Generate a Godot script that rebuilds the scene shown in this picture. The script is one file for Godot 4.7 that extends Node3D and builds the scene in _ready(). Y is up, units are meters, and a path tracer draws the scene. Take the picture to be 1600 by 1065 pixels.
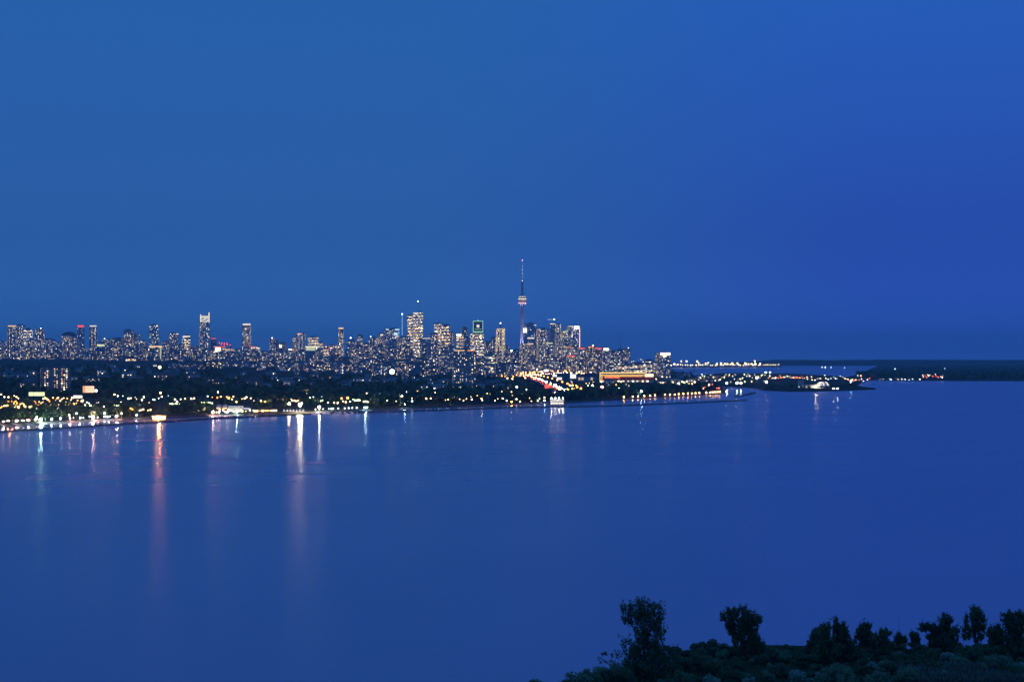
extends Node3D
# A city across a bay at blue hour. Camera 65 m above the lake, looking along -Z.
# Survey helpers: a bearing is a horizontal reading r (800 = straight ahead, 2380 per unit of tangent),
# a height reading v (561 = level with the camera); with a distance they give a point in metres.
const F := 2380.0
const LEVEL := 561.0
const EYE := 65.0
const LAKE_K := 154700.0

var rng := RandomNumberGenerator.new()
var M := {}
var used := {}

# ------------------------------------------------------------------ mesh collecting
class Shell:
	var parts := {}
	func _a(m) -> Array:
		if not parts.has(m):
			parts[m] = [PackedVector3Array(), PackedVector3Array()]
		return parts[m]
	func tri(a: Vector3, b: Vector3, c: Vector3, na: Vector3, nb: Vector3, nc: Vector3, m) -> void:
		var p = _a(m)
		if (b - a).cross(c - a).dot(na + nb + nc) > 0.0:
			p[0].append(a); p[0].append(c); p[0].append(b)
			p[1].append(na); p[1].append(nc); p[1].append(nb)
		else:
			p[0].append(a); p[0].append(b); p[0].append(c)
			p[1].append(na); p[1].append(nb); p[1].append(nc)
	func quad(a: Vector3, b: Vector3, c: Vector3, d: Vector3, n: Vector3, m) -> void:
		tri(a, b, c, n, n, n, m)
		tri(a, c, d, n, n, n, m)
	func box(c: Vector3, s: Vector3, m, bs := Basis()) -> void:
		var x: Vector3 = bs.x * s.x * 0.5
		var y: Vector3 = bs.y * s.y * 0.5
		var z: Vector3 = bs.z * s.z * 0.5
		quad(c + x - y - z, c + x + y - z, c + x + y + z, c + x - y + z, bs.x, m)
		quad(c - x - y - z, c - x + y - z, c - x + y + z, c - x - y + z, -bs.x, m)
		quad(c + y - x - z, c + y + x - z, c + y + x + z, c + y - x + z, bs.y, m)
		quad(c - y - x - z, c - y + x - z, c - y + x + z, c - y - x + z, -bs.y, m)
		quad(c + z - x - y, c + z + x - y, c + z + x + y, c + z - x + y, bs.z, m)
		quad(c - z - x - y, c - z + x - y, c - z + x + y, c - z - x + y, -bs.z, m)
	func tube(a: Vector3, b: Vector3, r0: float, r1: float, sides: int, m, cap := true) -> void:
		var ax := (b - a).normalized()
		var u := ax.cross(Vector3(0.31, 0.22, 0.93)).normalized()
		if absf(ax.dot(Vector3(0.31, 0.22, 0.93).normalized())) > 0.95:
			u = ax.cross(Vector3.RIGHT).normalized()
		var w := ax.cross(u)
		for i in sides:
			var t0 := TAU * i / sides
			var t1 := TAU * (i + 1) / sides
			var d0 := u * cos(t0) + w * sin(t0)
			var d1 := u * cos(t1) + w * sin(t1)
			tri(a + d0 * r0, b + d0 * r1, b + d1 * r1, d0, d0, d1, m)
			tri(a + d0 * r0, b + d1 * r1, a + d1 * r0, d0, d1, d1, m)
			if cap:
				tri(b, b + d0 * r1, b + d1 * r1, ax, ax, ax, m)
				tri(a, a + d0 * r0, a + d1 * r0, -ax, -ax, -ax, m)
	func lathe(prof: Array, sides: int, m, at := Vector3.ZERO, sx := 1.0, sz := 1.0) -> void:
		for k in prof.size() - 1:
			var p: Vector2 = prof[k]
			var q: Vector2 = prof[k + 1]
			var sl := Vector2(q.y - p.y, p.x - q.x)
			if sl.length() < 1e-6:
				continue
			sl = sl.normalized()
			for i in sides:
				var t0 := TAU * i / sides
				var t1 := TAU * (i + 1) / sides
				var c0 := Vector3(cos(t0) * sx, 0, sin(t0) * sz)
				var c1 := Vector3(cos(t1) * sx, 0, sin(t1) * sz)
				var n0 := Vector3(cos(t0) * sl.x, sl.y, sin(t0) * sl.x)
				var n1 := Vector3(cos(t1) * sl.x, sl.y, sin(t1) * sl.x)
				var a := at + c0 * p.x + Vector3.UP * p.y
				var b := at + c0 * q.x + Vector3.UP * q.y
				var c := at + c1 * q.x + Vector3.UP * q.y
				var d := at + c1 * p.x + Vector3.UP * p.y
				if q.x > 1e-4:
					tri(a, b, c, n0, n0, n1, m)
				if p.x > 1e-4:
					tri(a, c, d, n0, n1, n1, m)
	func mesh() -> ArrayMesh:
		var am := ArrayMesh.new()
		for m in parts:
			var p = parts[m]
			if p[0].is_empty():
				continue
			var ar := []
			ar.resize(Mesh.ARRAY_MAX)
			ar[Mesh.ARRAY_VERTEX] = p[0]
			ar[Mesh.ARRAY_NORMAL] = p[1]
			am.add_surface_from_arrays(Mesh.PRIMITIVE_TRIANGLES, ar)
			am.surface_set_material(am.get_surface_count() - 1, m)
		return am
	func empty() -> bool:
		return parts.is_empty()

# ------------------------------------------------------------------ naming and placing
func numbered(called: String) -> String:
	used[called] = used.get(called, 0) + 1
	return called if used[called] == 1 else "%s_%03d" % [called, used[called] - 1]

func tag(o: Node, label: String, category: String, group := "") -> Node:
	o.set_meta("label", label)
	o.set_meta("category", category)
	if group:
		o.set_meta("group", group)
	return o

func thing(called: String, label: String, category: String, at: Vector3, turn := 0.0, group := "") -> Node3D:
	var o := Node3D.new()
	o.name = numbered(called)
	add_child(o)
	o.position = at
	o.rotation.y = turn
	tag(o, label, category, group)
	return o

func part(called: String, sh, parent: Node, kind := "") -> MeshInstance3D:
	var o := MeshInstance3D.new()
	o.name = called
	o.mesh = sh.mesh() if sh is Shell else sh
	parent.add_child(o, true)
	if kind:
		o.set_meta("kind", kind)
	return o

func structure(called: String, sh) -> MeshInstance3D:
	var o := MeshInstance3D.new()
	o.name = numbered(called)
	o.mesh = sh.mesh() if sh is Shell else sh
	add_child(o)
	o.set_meta("kind", "structure")
	return o

func gx(r: float, d: float) -> float:
	return (r - 800.0) / F * d

func gy(v: float, d: float) -> float:
	return EYE + (LEVEL - v) / F * d

func at(r: float, v: float, d: float) -> Vector3:
	return Vector3(gx(r, d), gy(v, d), -d)

func curve(table: Array, x: float) -> float:
	if x <= table[0][0]:
		return table[0][1]
	for i in table.size() - 1:
		if x <= table[i + 1][0]:
			var t: float = (x - table[i][0]) / (table[i + 1][0] - table[i][0])
			return lerpf(table[i][1], table[i + 1][1], t)
	return table[-1][1]

const SHORE := [[-700, 700.0], [-200, 676.0], [0, 667.0], [100, 661.5], [200, 656.5], [330, 650.5], [480, 646.0], [640, 639.5], [800, 633.0], [940, 627.0], [1040, 621.0], [1126, 616.0]]

func shore(r: float) -> float:
	return LAKE_K / (curve(SHORE, r) - LEVEL)

func elev(r: float, d: float) -> float:
	var inland := maxf(0.0, d - shore(r))
	var s: float = curve([[-700, 0.0105], [350, 0.0105], [560, 0.0062], [700, 0.0035], [800, 0.0014], [1100, 0.0003]], r)
	return 2.0 + minf(inland, 160.0) / 160.0 * 3.0 + maxf(0.0, inland - 160.0) * s

func d_for(r: float, v: float, high: float) -> float:
	var lo := shore(r) + 4.0
	var hi := 14000.0
	for i in 40:
		var mid := (lo + hi) * 0.5
		if gy(v, mid) > elev(r, mid) + high:
			lo = mid
		else:
			hi = mid
	return lo

# ------------------------------------------------------------------ materials
func lin(r: float, g: float, b: float) -> Color:
	return Color(r, g, b).linear_to_srgb()

func matte(key: String, r: float, g: float, b: float, rough := 0.9, spec := 0.3, metal := 0.0) -> StandardMaterial3D:
	var m := StandardMaterial3D.new()
	m.resource_name = key
	m.albedo_color = lin(r, g, b)
	m.roughness = rough
	m.metallic_specular = spec
	m.metallic = metal
	M[key] = m
	return m

func mottled(key: String, c0: Color, c1: Color, scale: float, freq := 0.02, rough := 0.95) -> StandardMaterial3D:
	var m := matte(key, 1, 1, 1, rough, 0.2)
	var n := FastNoiseLite.new()
	n.seed = 7
	n.frequency = freq
	n.fractal_octaves = 5
	var t := NoiseTexture2D.new()
	t.width = 256
	t.height = 256
	t.seamless = true
	t.noise = n
	var g := Gradient.new()
	g.set_color(0, lin(c0.r, c0.g, c0.b))
	g.set_color(1, lin(c1.r, c1.g, c1.b))
	t.color_ramp = g
	m.albedo_texture = t
	m.uv1_triplanar = true
	m.uv1_world_triplanar = true
	m.uv1_scale = Vector3.ONE / scale
	return m

func glow(key: String, r: float, g: float, b: float, energy: float) -> StandardMaterial3D:
	var m := StandardMaterial3D.new()
	m.resource_name = key
	m.albedo_color = lin(0.3, 0.3, 0.3)
	m.emission_enabled = true
	m.emission = lin(r, g, b)
	m.emission_energy_multiplier = energy
	M[key] = m
	return m

func make_materials() -> void:
	mottled("concrete_dark", Color(0.17, 0.17, 0.18), Color(0.24, 0.24, 0.25), 60.0)
	mottled("concrete", Color(0.32, 0.32, 0.33), Color(0.42, 0.41, 0.40), 60.0)
	mottled("stone_pale", Color(0.42, 0.40, 0.39), Color(0.52, 0.50, 0.48), 60.0)
	mottled("brick", Color(0.20, 0.14, 0.12), Color(0.30, 0.21, 0.17), 50.0)
	mottled("purple_stone", Color(0.34, 0.27, 0.33), Color(0.44, 0.36, 0.42), 50.0)
	matte("curtain_wall", 0.34, 0.38, 0.44, 0.25, 0.6, 0.7)
	matte("glazing", 0.34, 0.37, 0.42, 0.22, 0.6, 0.65)
	matte("slab", 0.34, 0.33, 0.32, 0.85)
	matte("steel", 0.25, 0.25, 0.26, 0.5, 0.5, 0.4)
	matte("dark_steel", 0.06, 0.06, 0.065, 0.6, 0.4, 0.2)
	matte("white_paint", 0.72, 0.72, 0.70, 0.6)
	matte("red_paint", 0.35, 0.03, 0.03, 0.5)
	matte("blue_roof", 0.06, 0.09, 0.20, 0.6)
	matte("hull_dark", 0.03, 0.035, 0.05, 0.4)
	matte("rubber", 0.02, 0.02, 0.02, 0.9)
	matte("asphalt", 0.05, 0.05, 0.052, 0.9)
	matte("canvas", 0.7, 0.68, 0.64, 0.95)
	matte("bark", 0.05, 0.04, 0.032, 0.95)
	matte("bark_pale", 0.26, 0.24, 0.21, 0.95)
	mottled("ground", Color(0.018, 0.026, 0.012), Color(0.07, 0.075, 0.04), 90.0, 0.015)
	mottled("rock", Color(0.05, 0.05, 0.05), Color(0.16, 0.155, 0.15), 9.0, 0.03)
	mottled("hill", Color(0.02, 0.028, 0.016), Color(0.045, 0.055, 0.03), 400.0)
	for i in 4:
		var c: Color = [Color(0.055, 0.085, 0.038), Color(0.075, 0.115, 0.05), Color(0.13, 0.18, 0.10), Color(0.22, 0.25, 0.19)][i]
		var m := matte("leaf%d" % i, c.r, c.g, c.b, 0.75, 0.3)
		m.backlight_enabled = true
		m.backlight = lin(c.r, c.g * 1.1, c.b * 0.7)
	matte("reed", 0.19, 0.19, 0.13, 0.9)
	# windows: [colour, brightness]
	var hue := [Color(1, 0.74, 0.40), Color(1, 0.88, 0.66), Color(0.76, 0.88, 1.0), Color(1, 0.50, 0.16), Color(0.95, 1.0, 0.56)]
	for i in hue.size():
		for k in 3:
			glow("lit_window_%d_%d" % [i, k], hue[i].r, hue[i].g, hue[i].b, [0.65, 2.0, 5.5][k])
	# lamps
	var lamp := {"white": Color(1, 0.90, 0.72), "warm": Color(1, 0.64, 0.28), "orange": Color(1, 0.34, 0.06), "cool": Color(0.58, 0.86, 1.0), "green": Color(0.84, 1.0, 0.46), "pink": Color(1, 0.48, 0.42), "red": Color(1, 0.10, 0.05), "violet": Color(0.42, 0.22, 1.0)}
	for k in lamp:
		var c: Color = lamp[k]
		glow("lamp_" + k, c.r, c.g, c.b, 7.0)
		glow("flood_" + k, c.r, c.g, c.b, 150.0)
		glow("dim_" + k, c.r, c.g, c.b, 1.15)

	glow("screen_warm", 1, 0.50, 0.32, 1.7)
	glow("screen_yellow", 0.92, 1.0, 0.50, 1.2)
	glow("screen_white", 1.0, 0.94, 0.90, 1.3)
	glow("headlight_white", 1, 0.78, 0.50, 300.0)
	glow("streak_warm", 1, 0.80, 0.50, 520.0)
	glow("streak_white", 1, 0.92, 0.75, 700.0)
	glow("streak_pink", 1, 0.50, 0.40, 800.0)
	glow("streak_green", 0.62, 1.0, 0.75, 800.0)
	glow("streak_cool", 0.62, 0.95, 1.0, 800.0)
	glow("ring_cream", 1, 0.84, 0.50, 1.9)
	glow("ring_pink", 1, 0.58, 0.60, 1.7)
	glow("ring_amber", 1, 0.36, 0.10, 0.9)
	glow("crown_green", 0.50, 1.0, 0.62, 0.9)
	glow("stand_yellow", 1, 0.66, 0.16, 1.6)
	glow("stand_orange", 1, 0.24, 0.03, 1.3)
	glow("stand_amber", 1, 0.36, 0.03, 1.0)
	glow("boat_amber", 1, 0.55, 0.18, 5.0)
	glow("tail_red", 1, 0.05, 0.03, 40.0)
	glow("prom_warm", 1, 0.80, 0.62, 110.0)
	glow("prom_white", 0.70, 0.95, 1.0, 110.0)
	glow("prom_amber", 1, 0.50, 0.14, 60.0)
	glow("harbour_white", 1, 0.80, 0.44, 9.0)
	glow("harbour_pink", 1, 0.70, 0.55, 12.0)
	glow("harbour_orange", 1, 0.60, 0.20, 12.0)
	glow("harbour_yellow", 1, 0.80, 0.25, 12.0)

func window_mat(warmth: float, more := 0) -> StandardMaterial3D:
	var u := rng.randf()
	var k := mini(2, more + (0 if u < 0.55 else (1 if u < 0.88 else 2)))
	var h := 1
	var v := rng.randf()
	if warmth > 0.75:
		h = 0 if v < 0.5 else (3 if v < 0.72 else (4 if v < 0.86 else 1))
	elif warmth > 0.4:
		h = 0 if v < 0.50 else (1 if v < 0.78 else (2 if v < 0.87 else (3 if v < 0.95 else 4)))
	else:
		h = 2 if v < 0.30 else (1 if v < 0.68 else 0)
	return M["lit_window_%d_%d" % [h, k]]

# ------------------------------------------------------------------ buildings
# opt: lit 0-1, warm 0-1, pattern scatter|bands|columns, wall, crown, turn, base (height reading of the foot)
func building(r0: float, r1: float, top: float, d: float, label: String, opt := {}) -> Node3D:
	var r := (r0 + r1) * 0.5
	var g := elev(r, d)
	if opt.has("ground"):
		g = opt.ground
	var high := gy(top, d) - g
	var turn: float = opt.get("turn", rng.randf_range(-0.45, 0.45))
	var ratio: float = opt.get("ratio", rng.randf_range(0.65, 1.0))
	var across := (r1 - r0) / F * d
	var w := across / (cos(turn) + ratio * absf(sin(turn)))
	var dp := clampf(w * ratio, 9.0, 60.0)
	if opt.has("describe"):
		var words := [{"concrete": "grey", "concrete_dark": "dark", "brick": "brownish", "purple_stone": "mauve", "stone_pale": "pale"}[opt.wall]]
		if across > 36.0:
			words.append("broad")
		elif across < 25.0:
			words.append("slim")
		if high > 62.0:
			words.append("tall")
		elif high < 34.0 and opt.describe == "block" or high < 10.0:
			words.append("low")
		words.append(opt.describe + ",")
		words.append("few windows lit," if opt.lit < 0.27 else ("many windows lit," if opt.lit > 0.39 else "some windows lit,"))
		label = " ".join(words) + " " + label
	var o := thing(opt.get("name", "tower_block"), label, "building", Vector3(gx(r, d), g, -d), turn - atan2(gx(r, d), d), opt.get("group", ""))
	var wall: StandardMaterial3D = M[opt.get("wall", "concrete")]
	var crown: String = opt.get("crown", "")
	var body_h := high
	if crown in ["white", "amber", "red", "green"]:
		body_h = high - opt.get("crown_h", 9.0)
	elif crown == "dome":
		body_h = high - dp * 0.35
	elif crown == "plant":
		body_h = high - 6.0
	elif crown == "notch":
		body_h = high - 52.0
	var sh := Shell.new()
	var far := d > 5200.0
	var mid := d > 3200.0
	sh.box(Vector3(0, body_h * 0.5 - 2.0, 0), Vector3(w, body_h + 4.0, dp), wall)
	# parapet and corner piers
	var pier := 0.9 if far else 0.6
	for sx in [-1, 1]:
		for sz in [-1, 1]:
			sh.box(Vector3(sx * (w * 0.5 - pier * 0.3), body_h * 0.5, sz * (dp * 0.5 - pier * 0.3)), Vector3(pier, body_h + 1.6, pier), wall)
	part("wall", sh, o)
	# windows on the four faces
	var cw := 5.2 if far else (4.4 if mid else 3.5)
	var chh := 4.0 if far else (3.6 if mid else 3.1)
	var ww := cw * (0.66 if far else 0.62)
	var wh := chh * (0.58 if far else 0.55)
	var lit: float = opt.get("lit", 0.3)
	var warm: float = opt.get("warm", 0.55)
	var pattern: String = opt.get("pattern", "scatter")
	var glass := Shell.new()
	var lights := Shell.new()
	var slabs := Shell.new()
	var skip: float = opt.get("skip", 0.0)
	for f in 4:
		var span := w if f % 2 == 0 else dp
		var bs := Basis(Vector3.UP, f * PI * 0.5)
		var out := (dp if f % 2 == 0 else w) * 0.5
		if f == 2:
			continue
		var nc := maxi(1, int((span - 1.6) / cw))
		var nr := maxi(1, int((body_h - 3.0) / chh))
		var pitch := (span - 1.6) / nc
		var core: Array = opt.get("lit_columns", [])
		for i in nc:
			var x := -span * 0.5 + 0.8 + pitch * (i + 0.5)
			var p := bs * Vector3(x, body_h * 0.5, out + 0.06)
			var hx: Vector3 = bs.x * ww * 0.45
			var hy: Vector3 = Vector3.UP * (body_h * 0.5 - 1.8)
			glass.quad(p - hx - hy, p + hx - hy, p + hx + hy, p - hx + hy, bs.z, M.glazing)
			var colp := lit
			if pattern == "columns":
				colp = lit * (1.9 if (i * 7 + int(r0)) % 3 == 0 else 0.45)
			if core.size() and f == 0:
				var u := (i + 0.5) / nc
				colp = 0.0
				for c in core:
					if u > c[0] and u < c[1]:
						colp = lit
			for j in nr:
				var pr := colp
				if pattern == "bands":
					pr = minf(0.97, lit * (2.2 if (j * 5 + int(r1)) % 4 < 2 else 0.5))
				if float(j) / nr < skip:
					pr *= 0.2
				if rng.randf() > pr * 0.95:
					continue
				var q := bs * Vector3(x + rng.randf_range(-0.1, 0.1) * cw, 2.2 + chh * (j + 0.5) + rng.randf_range(-0.06, 0.06) * chh, out + 0.16)
				var kx: float = ww * 0.5 * rng.randf_range(0.55, 1.0)
				if pattern == "bands":
					kx = pitch * 0.5
				var ax: Vector3 = bs.x * kx
				var ay: Vector3 = Vector3.UP * wh * 0.5 * rng.randf_range(0.7, 1.0)
				lights.quad(q - ax - ay, q + ax - ay, q + ax + ay, q - ax + ay, bs.z, window_mat(warm, opt.get("more", 0)))
		if not mid and not opt.get("plain", false):
			for j in nr + 1:
				slabs.box(bs * Vector3(0, 2.0 + chh * j, out + 0.45), Vector3(span * 0.94, 0.28, 0.9), M.slab, bs)
	part("glazing", glass, o, "stuff")
	if not lights.empty():
		part("lit_windows", lights, o, "stuff")
	if not slabs.empty():
		part("balcony_slabs", slabs, o, "stuff")
	# roof
	var rf := Shell.new()
	match crown:
		"white", "amber", "red", "green":
			var ch: float = opt.get("crown_h", 9.0)
			rf.box(Vector3(0, body_h + ch * 0.5 - 0.2, 0), Vector3(w * 0.86, ch, dp * 0.86), wall)
			part("roof_house", rf, o)
			var cr := Shell.new()
			var key: String = {"white": "dim_white", "amber": "dim_warm", "red": "dim_red", "green": "dim_green"}[crown]
			for f in 4:
				var bs := Basis(Vector3.UP, f * PI * 0.5)
				var span := (w if f % 2 == 0 else dp) * 0.84
				var out := (dp if f % 2 == 0 else w) * 0.43 + 0.12
				var cy := body_h + ch * 0.55
				var hx: Vector3 = bs.x * span * 0.5
				var hy: Vector3 = Vector3.UP * ch * 0.32
				var p := bs * Vector3(0, cy, out)
				cr.quad(p - hx - hy, p + hx - hy, p + hx + hy, p - hx + hy, bs.z, M[key])
			part("lit_crown_sign", cr, o)
		"dome":
			var prof := []
			for k in 7:
				var a := PI * 0.5 * k / 6.0
				prof.append(Vector2(cos(a) * 0.5, sin(a) * dp * 0.35))
			rf.lathe(prof, 16, wall, Vector3(0, body_h, 0), w, dp)
			part("dome_roof", rf, o)
		"notch":
			rf.box(Vector3(-w * 0.08, body_h + 18.0, 0), Vector3(w * 0.70, 36.0, dp * 0.8), M.curtain_wall)
			rf.box(Vector3(-w * 0.44, body_h + 21.0, 0), Vector3(w * 0.11, 42.0, dp), M.stone_pale)
			rf.box(Vector3(w * 0.43, body_h + 26.0, 0), Vector3(w * 0.13, 52.0, dp), M.stone_pale)
			part("roof_house", rf, o)
			var cr := Shell.new()
			cr.quad(Vector3(-w * 0.49, body_h + 2, dp * 0.5 + 0.2), Vector3(-w * 0.39, body_h + 2, dp * 0.5 + 0.2), Vector3(-w * 0.39, body_h + 42, dp * 0.5 + 0.2), Vector3(-w * 0.49, body_h + 42, dp * 0.5 + 0.2), Vector3.BACK, M.dim_white)
			cr.quad(Vector3(w * 0.37, body_h + 2, dp * 0.5 + 0.2), Vector3(w * 0.49, body_h + 2, dp * 0.5 + 0.2), Vector3(w * 0.49, body_h + 52, dp * 0.5 + 0.2), Vector3(w * 0.37, body_h + 52, dp * 0.5 + 0.2), Vector3.BACK, M.dim_white)
			for k in 9:
				for i in 5:
					if (k * 3 + i * 5) % 4 == 0 and k < 6:
						continue
					var x := -w * 0.38 + w * 0.15 * i
					var y := body_h + 1.5 + k * 3.8
					cr.quad(Vector3(x, y, dp * 0.4 + 0.2), Vector3(x + w * 0.13, y, dp * 0.4 + 0.2), Vector3(x + w * 0.13, y + 3.1, dp * 0.4 + 0.2), Vector3(x, y + 3.1, dp * 0.4 + 0.2), Vector3.BACK, M.dim_white)
			part("lit_crown_sign", cr, o)
		_:
			var rw := rng.randf_range(0.35, 0.6)
			var rh := 6.0 if crown == "plant" else rng.randf_range(2.5, 4.5)
			rf.box(Vector3(w * rng.randf_range(-0.12, 0.12), body_h + rh * 0.5 - 0.1, 0), Vector3(w * rw, rh, dp * 0.5), M.concrete_dark)
			rf.box(Vector3(w * 0.27, body_h + 0.9, dp * 0.2), Vector3(w * 0.14, 2.0, dp * 0.16), M.steel)
			part("roof_house", rf, o)
	if opt.has("spire"):
		var top_y := gy(opt.spire, d) - g
		var sp := Shell.new()
		sp.tube(Vector3(0, body_h, 0), Vector3(0, top_y, 0), opt.get("spire_r", 1.8), 0.6, 8, M.get(opt.get("spire_mat", "steel")))
		part("spire", sp, o)
		if opt.has("beacon"):
			var bc := Shell.new()
			bc.lathe(ball(opt.get("beacon_r", 2.6), 5), 8, M[opt.beacon], Vector3(0, top_y + 1.0, 0))
			part("beacon_lamp", bc, o)
	elif opt.has("beacon"):
		var bc := Shell.new()
		bc.lathe(ball(opt.get("beacon_r", 2.6), 5), 8, M[opt.beacon], Vector3(w * opt.get("beacon_x", 0.2), high + 4.0, dp * 0.3))
		bc.tube(Vector3(w * opt.get("beacon_x", 0.2), body_h, dp * 0.3), Vector3(w * opt.get("beacon_x", 0.2), high + 2.2, dp * 0.3), 0.3, 0.2, 6, M.steel)
		part("beacon_lamp", bc, o)
	if opt.has("wash"):   # coloured floodlights on brackets in front of the facade
		for k in 3:
			var fx := Shell.new()
			var p := Vector3(w * (-0.3 + 0.3 * k), body_h * (0.86 - 0.22 * k), dp * 0.5 + 11.0)
			fx.tube(p - Vector3(0, 0, 11), p, 0.25, 0.25, 5, M.steel)
			fx.lathe(ball(0.8, 4), 6, M.lamp_red, p)
			part("flood_lamp", fx, o)
			var l := OmniLight3D.new()
			l.name = "wash_light"
			l.light_color = opt.wash
			l.light_energy = 900.0
			l.light_size = 0.4
			l.omni_range = 200.0
			l.omni_attenuation = 2.0
			l.shadow_enabled = true
			o.add_child(l, true)
			l.position = p - Vector3(0, 0, 1.4)
	for s in opt.get("signs", []):   # [u across 0-1, u width, y from roof downwards, height, material]
		var sg := Shell.new()
		sg.box(Vector3((s[0] - 0.5) * w, body_h - s[2] - s[3] * 0.5, dp * 0.5 + 0.5), Vector3(s[1] * w, s[3], 0.6), M[s[4]])
		part("lit_sign", sg, o)
	return o

func ball(r: float, n: int) -> Array:
	var p := []
	for k in n + 1:
		var a := -PI * 0.5 + PI * k / n
		p.append(Vector2(maxf(cos(a) * r, 0.0), sin(a) * r))
	return p

# ------------------------------------------------------------------ lamps
var globe_mesh := {}
var pole_mesh: ArrayMesh

func lamp(r: float, v: float, d: float, key: String, rad: float, label: String, group: String, called := "street_lamp", light := 0.0, ground := -1.0) -> Node3D:
	var g := elev(r, d) if ground < 0.0 else ground
	var high := maxf(2.6, gy(v, d) - g)
	var o := thing(called, label, "lamp", Vector3(gx(r, d), g, -d), 0.0, group)
	if pole_mesh == null:
		var s := Shell.new()
		s.tube(Vector3.ZERO, Vector3.UP, 0.14, 0.08, 6, M.dark_steel)
		pole_mesh = s.mesh()
	var p := part("pole", pole_mesh, o)
	p.scale = Vector3(1 + rad, high, 1 + rad)
	if not globe_mesh.has(key):
		var s := Shell.new()
		s.lathe(ball(1.0, 6), 10, M[key])
		globe_mesh[key] = s.mesh()
	var h := part("lamp_globe", globe_mesh[key], o)
	h.position.y = high
	h.scale = Vector3.ONE * rad
	if light > 0.0:
		var l := OmniLight3D.new()
		l.name = "lamp_light"
		l.light_color = M[key].emission
		l.light_energy = minf(light * 4.0, 200.0)
		l.light_size = 0.15
		l.omni_range = 400.0
		l.omni_attenuation = 2.0
		l.shadow_enabled = true
		o.add_child(l, true)
		l.position = Vector3(0, high - rad - 0.2, 0.1)
	return o

# ------------------------------------------------------------------ trees
func leaves(sh: Shell, c: Vector3, rad: Vector3, n: int, size: float, m) -> void:
	for i in n:
		var dir := Vector3(rng.randfn(), rng.randfn(), rng.randfn()).normalized()
		var k := pow(rng.randf(), 0.45)
		var p := c + dir * rad * k
		var nrm := (dir + Vector3(rng.randfn(), rng.randfn() + 0.5, rng.randfn()) * 0.7).normalized()
		var u := nrm.cross(Vector3(rng.randfn(), rng.randfn(), rng.randfn())).normalized() * size * rng.randf_range(0.35, 0.75)
		var w := nrm.cross(u).normalized() * size * rng.randf_range(0.25, 0.55)
		sh.tri(p - u, p + w, p + u, nrm, nrm, nrm, m)
		sh.tri(p - u, p + u, p - w, nrm, nrm, nrm, m)

func simple_crown(high: float, wide: float, n_lobes: int, n: int, size: float, m) -> Shell:
	var sh := Shell.new()
	for k in n_lobes:
		var t := (k + 0.5) / n_lobes
		var y := high * lerpf(0.30, 0.88, t)
		var reach := wide * 0.5 * sin(PI * clampf(t * 0.8 + 0.15, 0.0, 1.0)) * 0.62
		var a := k * 2.4 + rng.randf_range(-0.5, 0.5)
		var rr := wide * rng.randf_range(0.18, 0.30)
		leaves(sh, Vector3(cos(a) * reach, y, sin(a) * reach), Vector3(rr, rr * rng.randf_range(0.75, 1.1), rr), n / n_lobes, size, m)
	return sh

# a tree standing close by: trunk, limbs, crown of many leaf clumps. lobes: [x, y, radius x, radius y] as fractions of the height
func near_tree(r: float, top: float, foot: float, label: String, lobes: Array, leaf: String, density := 1.0, lean := 0.0, called := "tree", bark := "bark") -> Node3D:
	var ground := park_height(r, foot)
	var d := (EYE - ground) * F / (foot - LEVEL)
	var high := gy(top, d) - ground
	var o := thing(called, label, "tree", Vector3(gx(r, d), ground, -d), 0.0)
	var tr := Shell.new()
	var fork := Vector3(lean * high * 0.3, high * 0.32, 0)
	tr.tube(Vector3(0, -0.4, 0), fork, high * 0.022, high * 0.015, 8, M[bark])
	var topp := Vector3(lean * high * 0.7, high * 0.78, 0)
	tr.tube(fork, topp, high * 0.015, high * 0.004, 7, M[bark])
	var cr := Shell.new()
	for l in lobes:
		var z := rng.randf_range(-0.10, 0.10) * high
		var c := Vector3(l[0] * high, l[1] * high, z)
		var rad := Vector3(l[2] * high, l[3] * high, (l[2] + 0.02) * high) * 1.12
		var from := fork.lerp(topp, clampf((l[1] - 0.42) * 1.4, 0.0, 0.9))
		tr.tube(from, c, high * 0.008, high * 0.002, 5, M[bark])
		for b in 3:
			var e := c + Vector3(rng.randf_range(-1, 1) * rad.x, rng.randf_range(-0.2, 1) * rad.y, rng.randf_range(-1, 1) * rad.z) * 0.9
			tr.tube(c.lerp(from, 0.3), e, high * 0.004, high * 0.001, 4, M[bark])
		var n := int(density * 40000.0 * rad.x * rad.y / (high * high))
		# each lobe is broken into ragged upright sprays of leaves
		var sprays := 18
		for q in sprays:
			var off := Vector3(rng.randfn(), rng.randfn(), rng.randfn()).limit_length(2.1) * 0.66
			var long := rng.randf_range(0.35, 0.75)
			leaves(cr, c + off * rad, Vector3(rad.x * rng.randf_range(0.22, 0.5), rad.y * long * 1.25, rad.z * 0.4), maxi(10, n / sprays), 0.38, M[leaf])
			var tip: Vector3 = c + off * rad * 1.25 + Vector3(0, rad.y * long, 0)
			tr.tube(c, tip, high * 0.002, 0.012, 3, M[bark], false)
			leaves(cr, tip, Vector3(0.35, 0.55, 0.35), 9, 0.3, M[leaf])
	part("trunk", tr, o)
	part("crown", cr, o)
	return o

func egg_lobes(n: int, wide: float, low := 0.3, narrow := 1.0) -> Array:
	var a := []
	for k in n:
		var t := (k + 0.5) / n
		var y := lerpf(low, 0.93, t)
		var half := wide * pow(sin(PI * clampf(0.12 + t * 0.80, 0, 1)), 0.8)
		var x := half * rng.randf_range(-0.85, 0.85)
		a.append([x, y, wide * rng.randf_range(0.22, 0.42) * narrow, rng.randf_range(0.06, 0.11)])
	return a

var park_noise := FastNoiseLite.new()
func park_height(r: float, v: float) -> float:
	return 2.2

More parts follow.
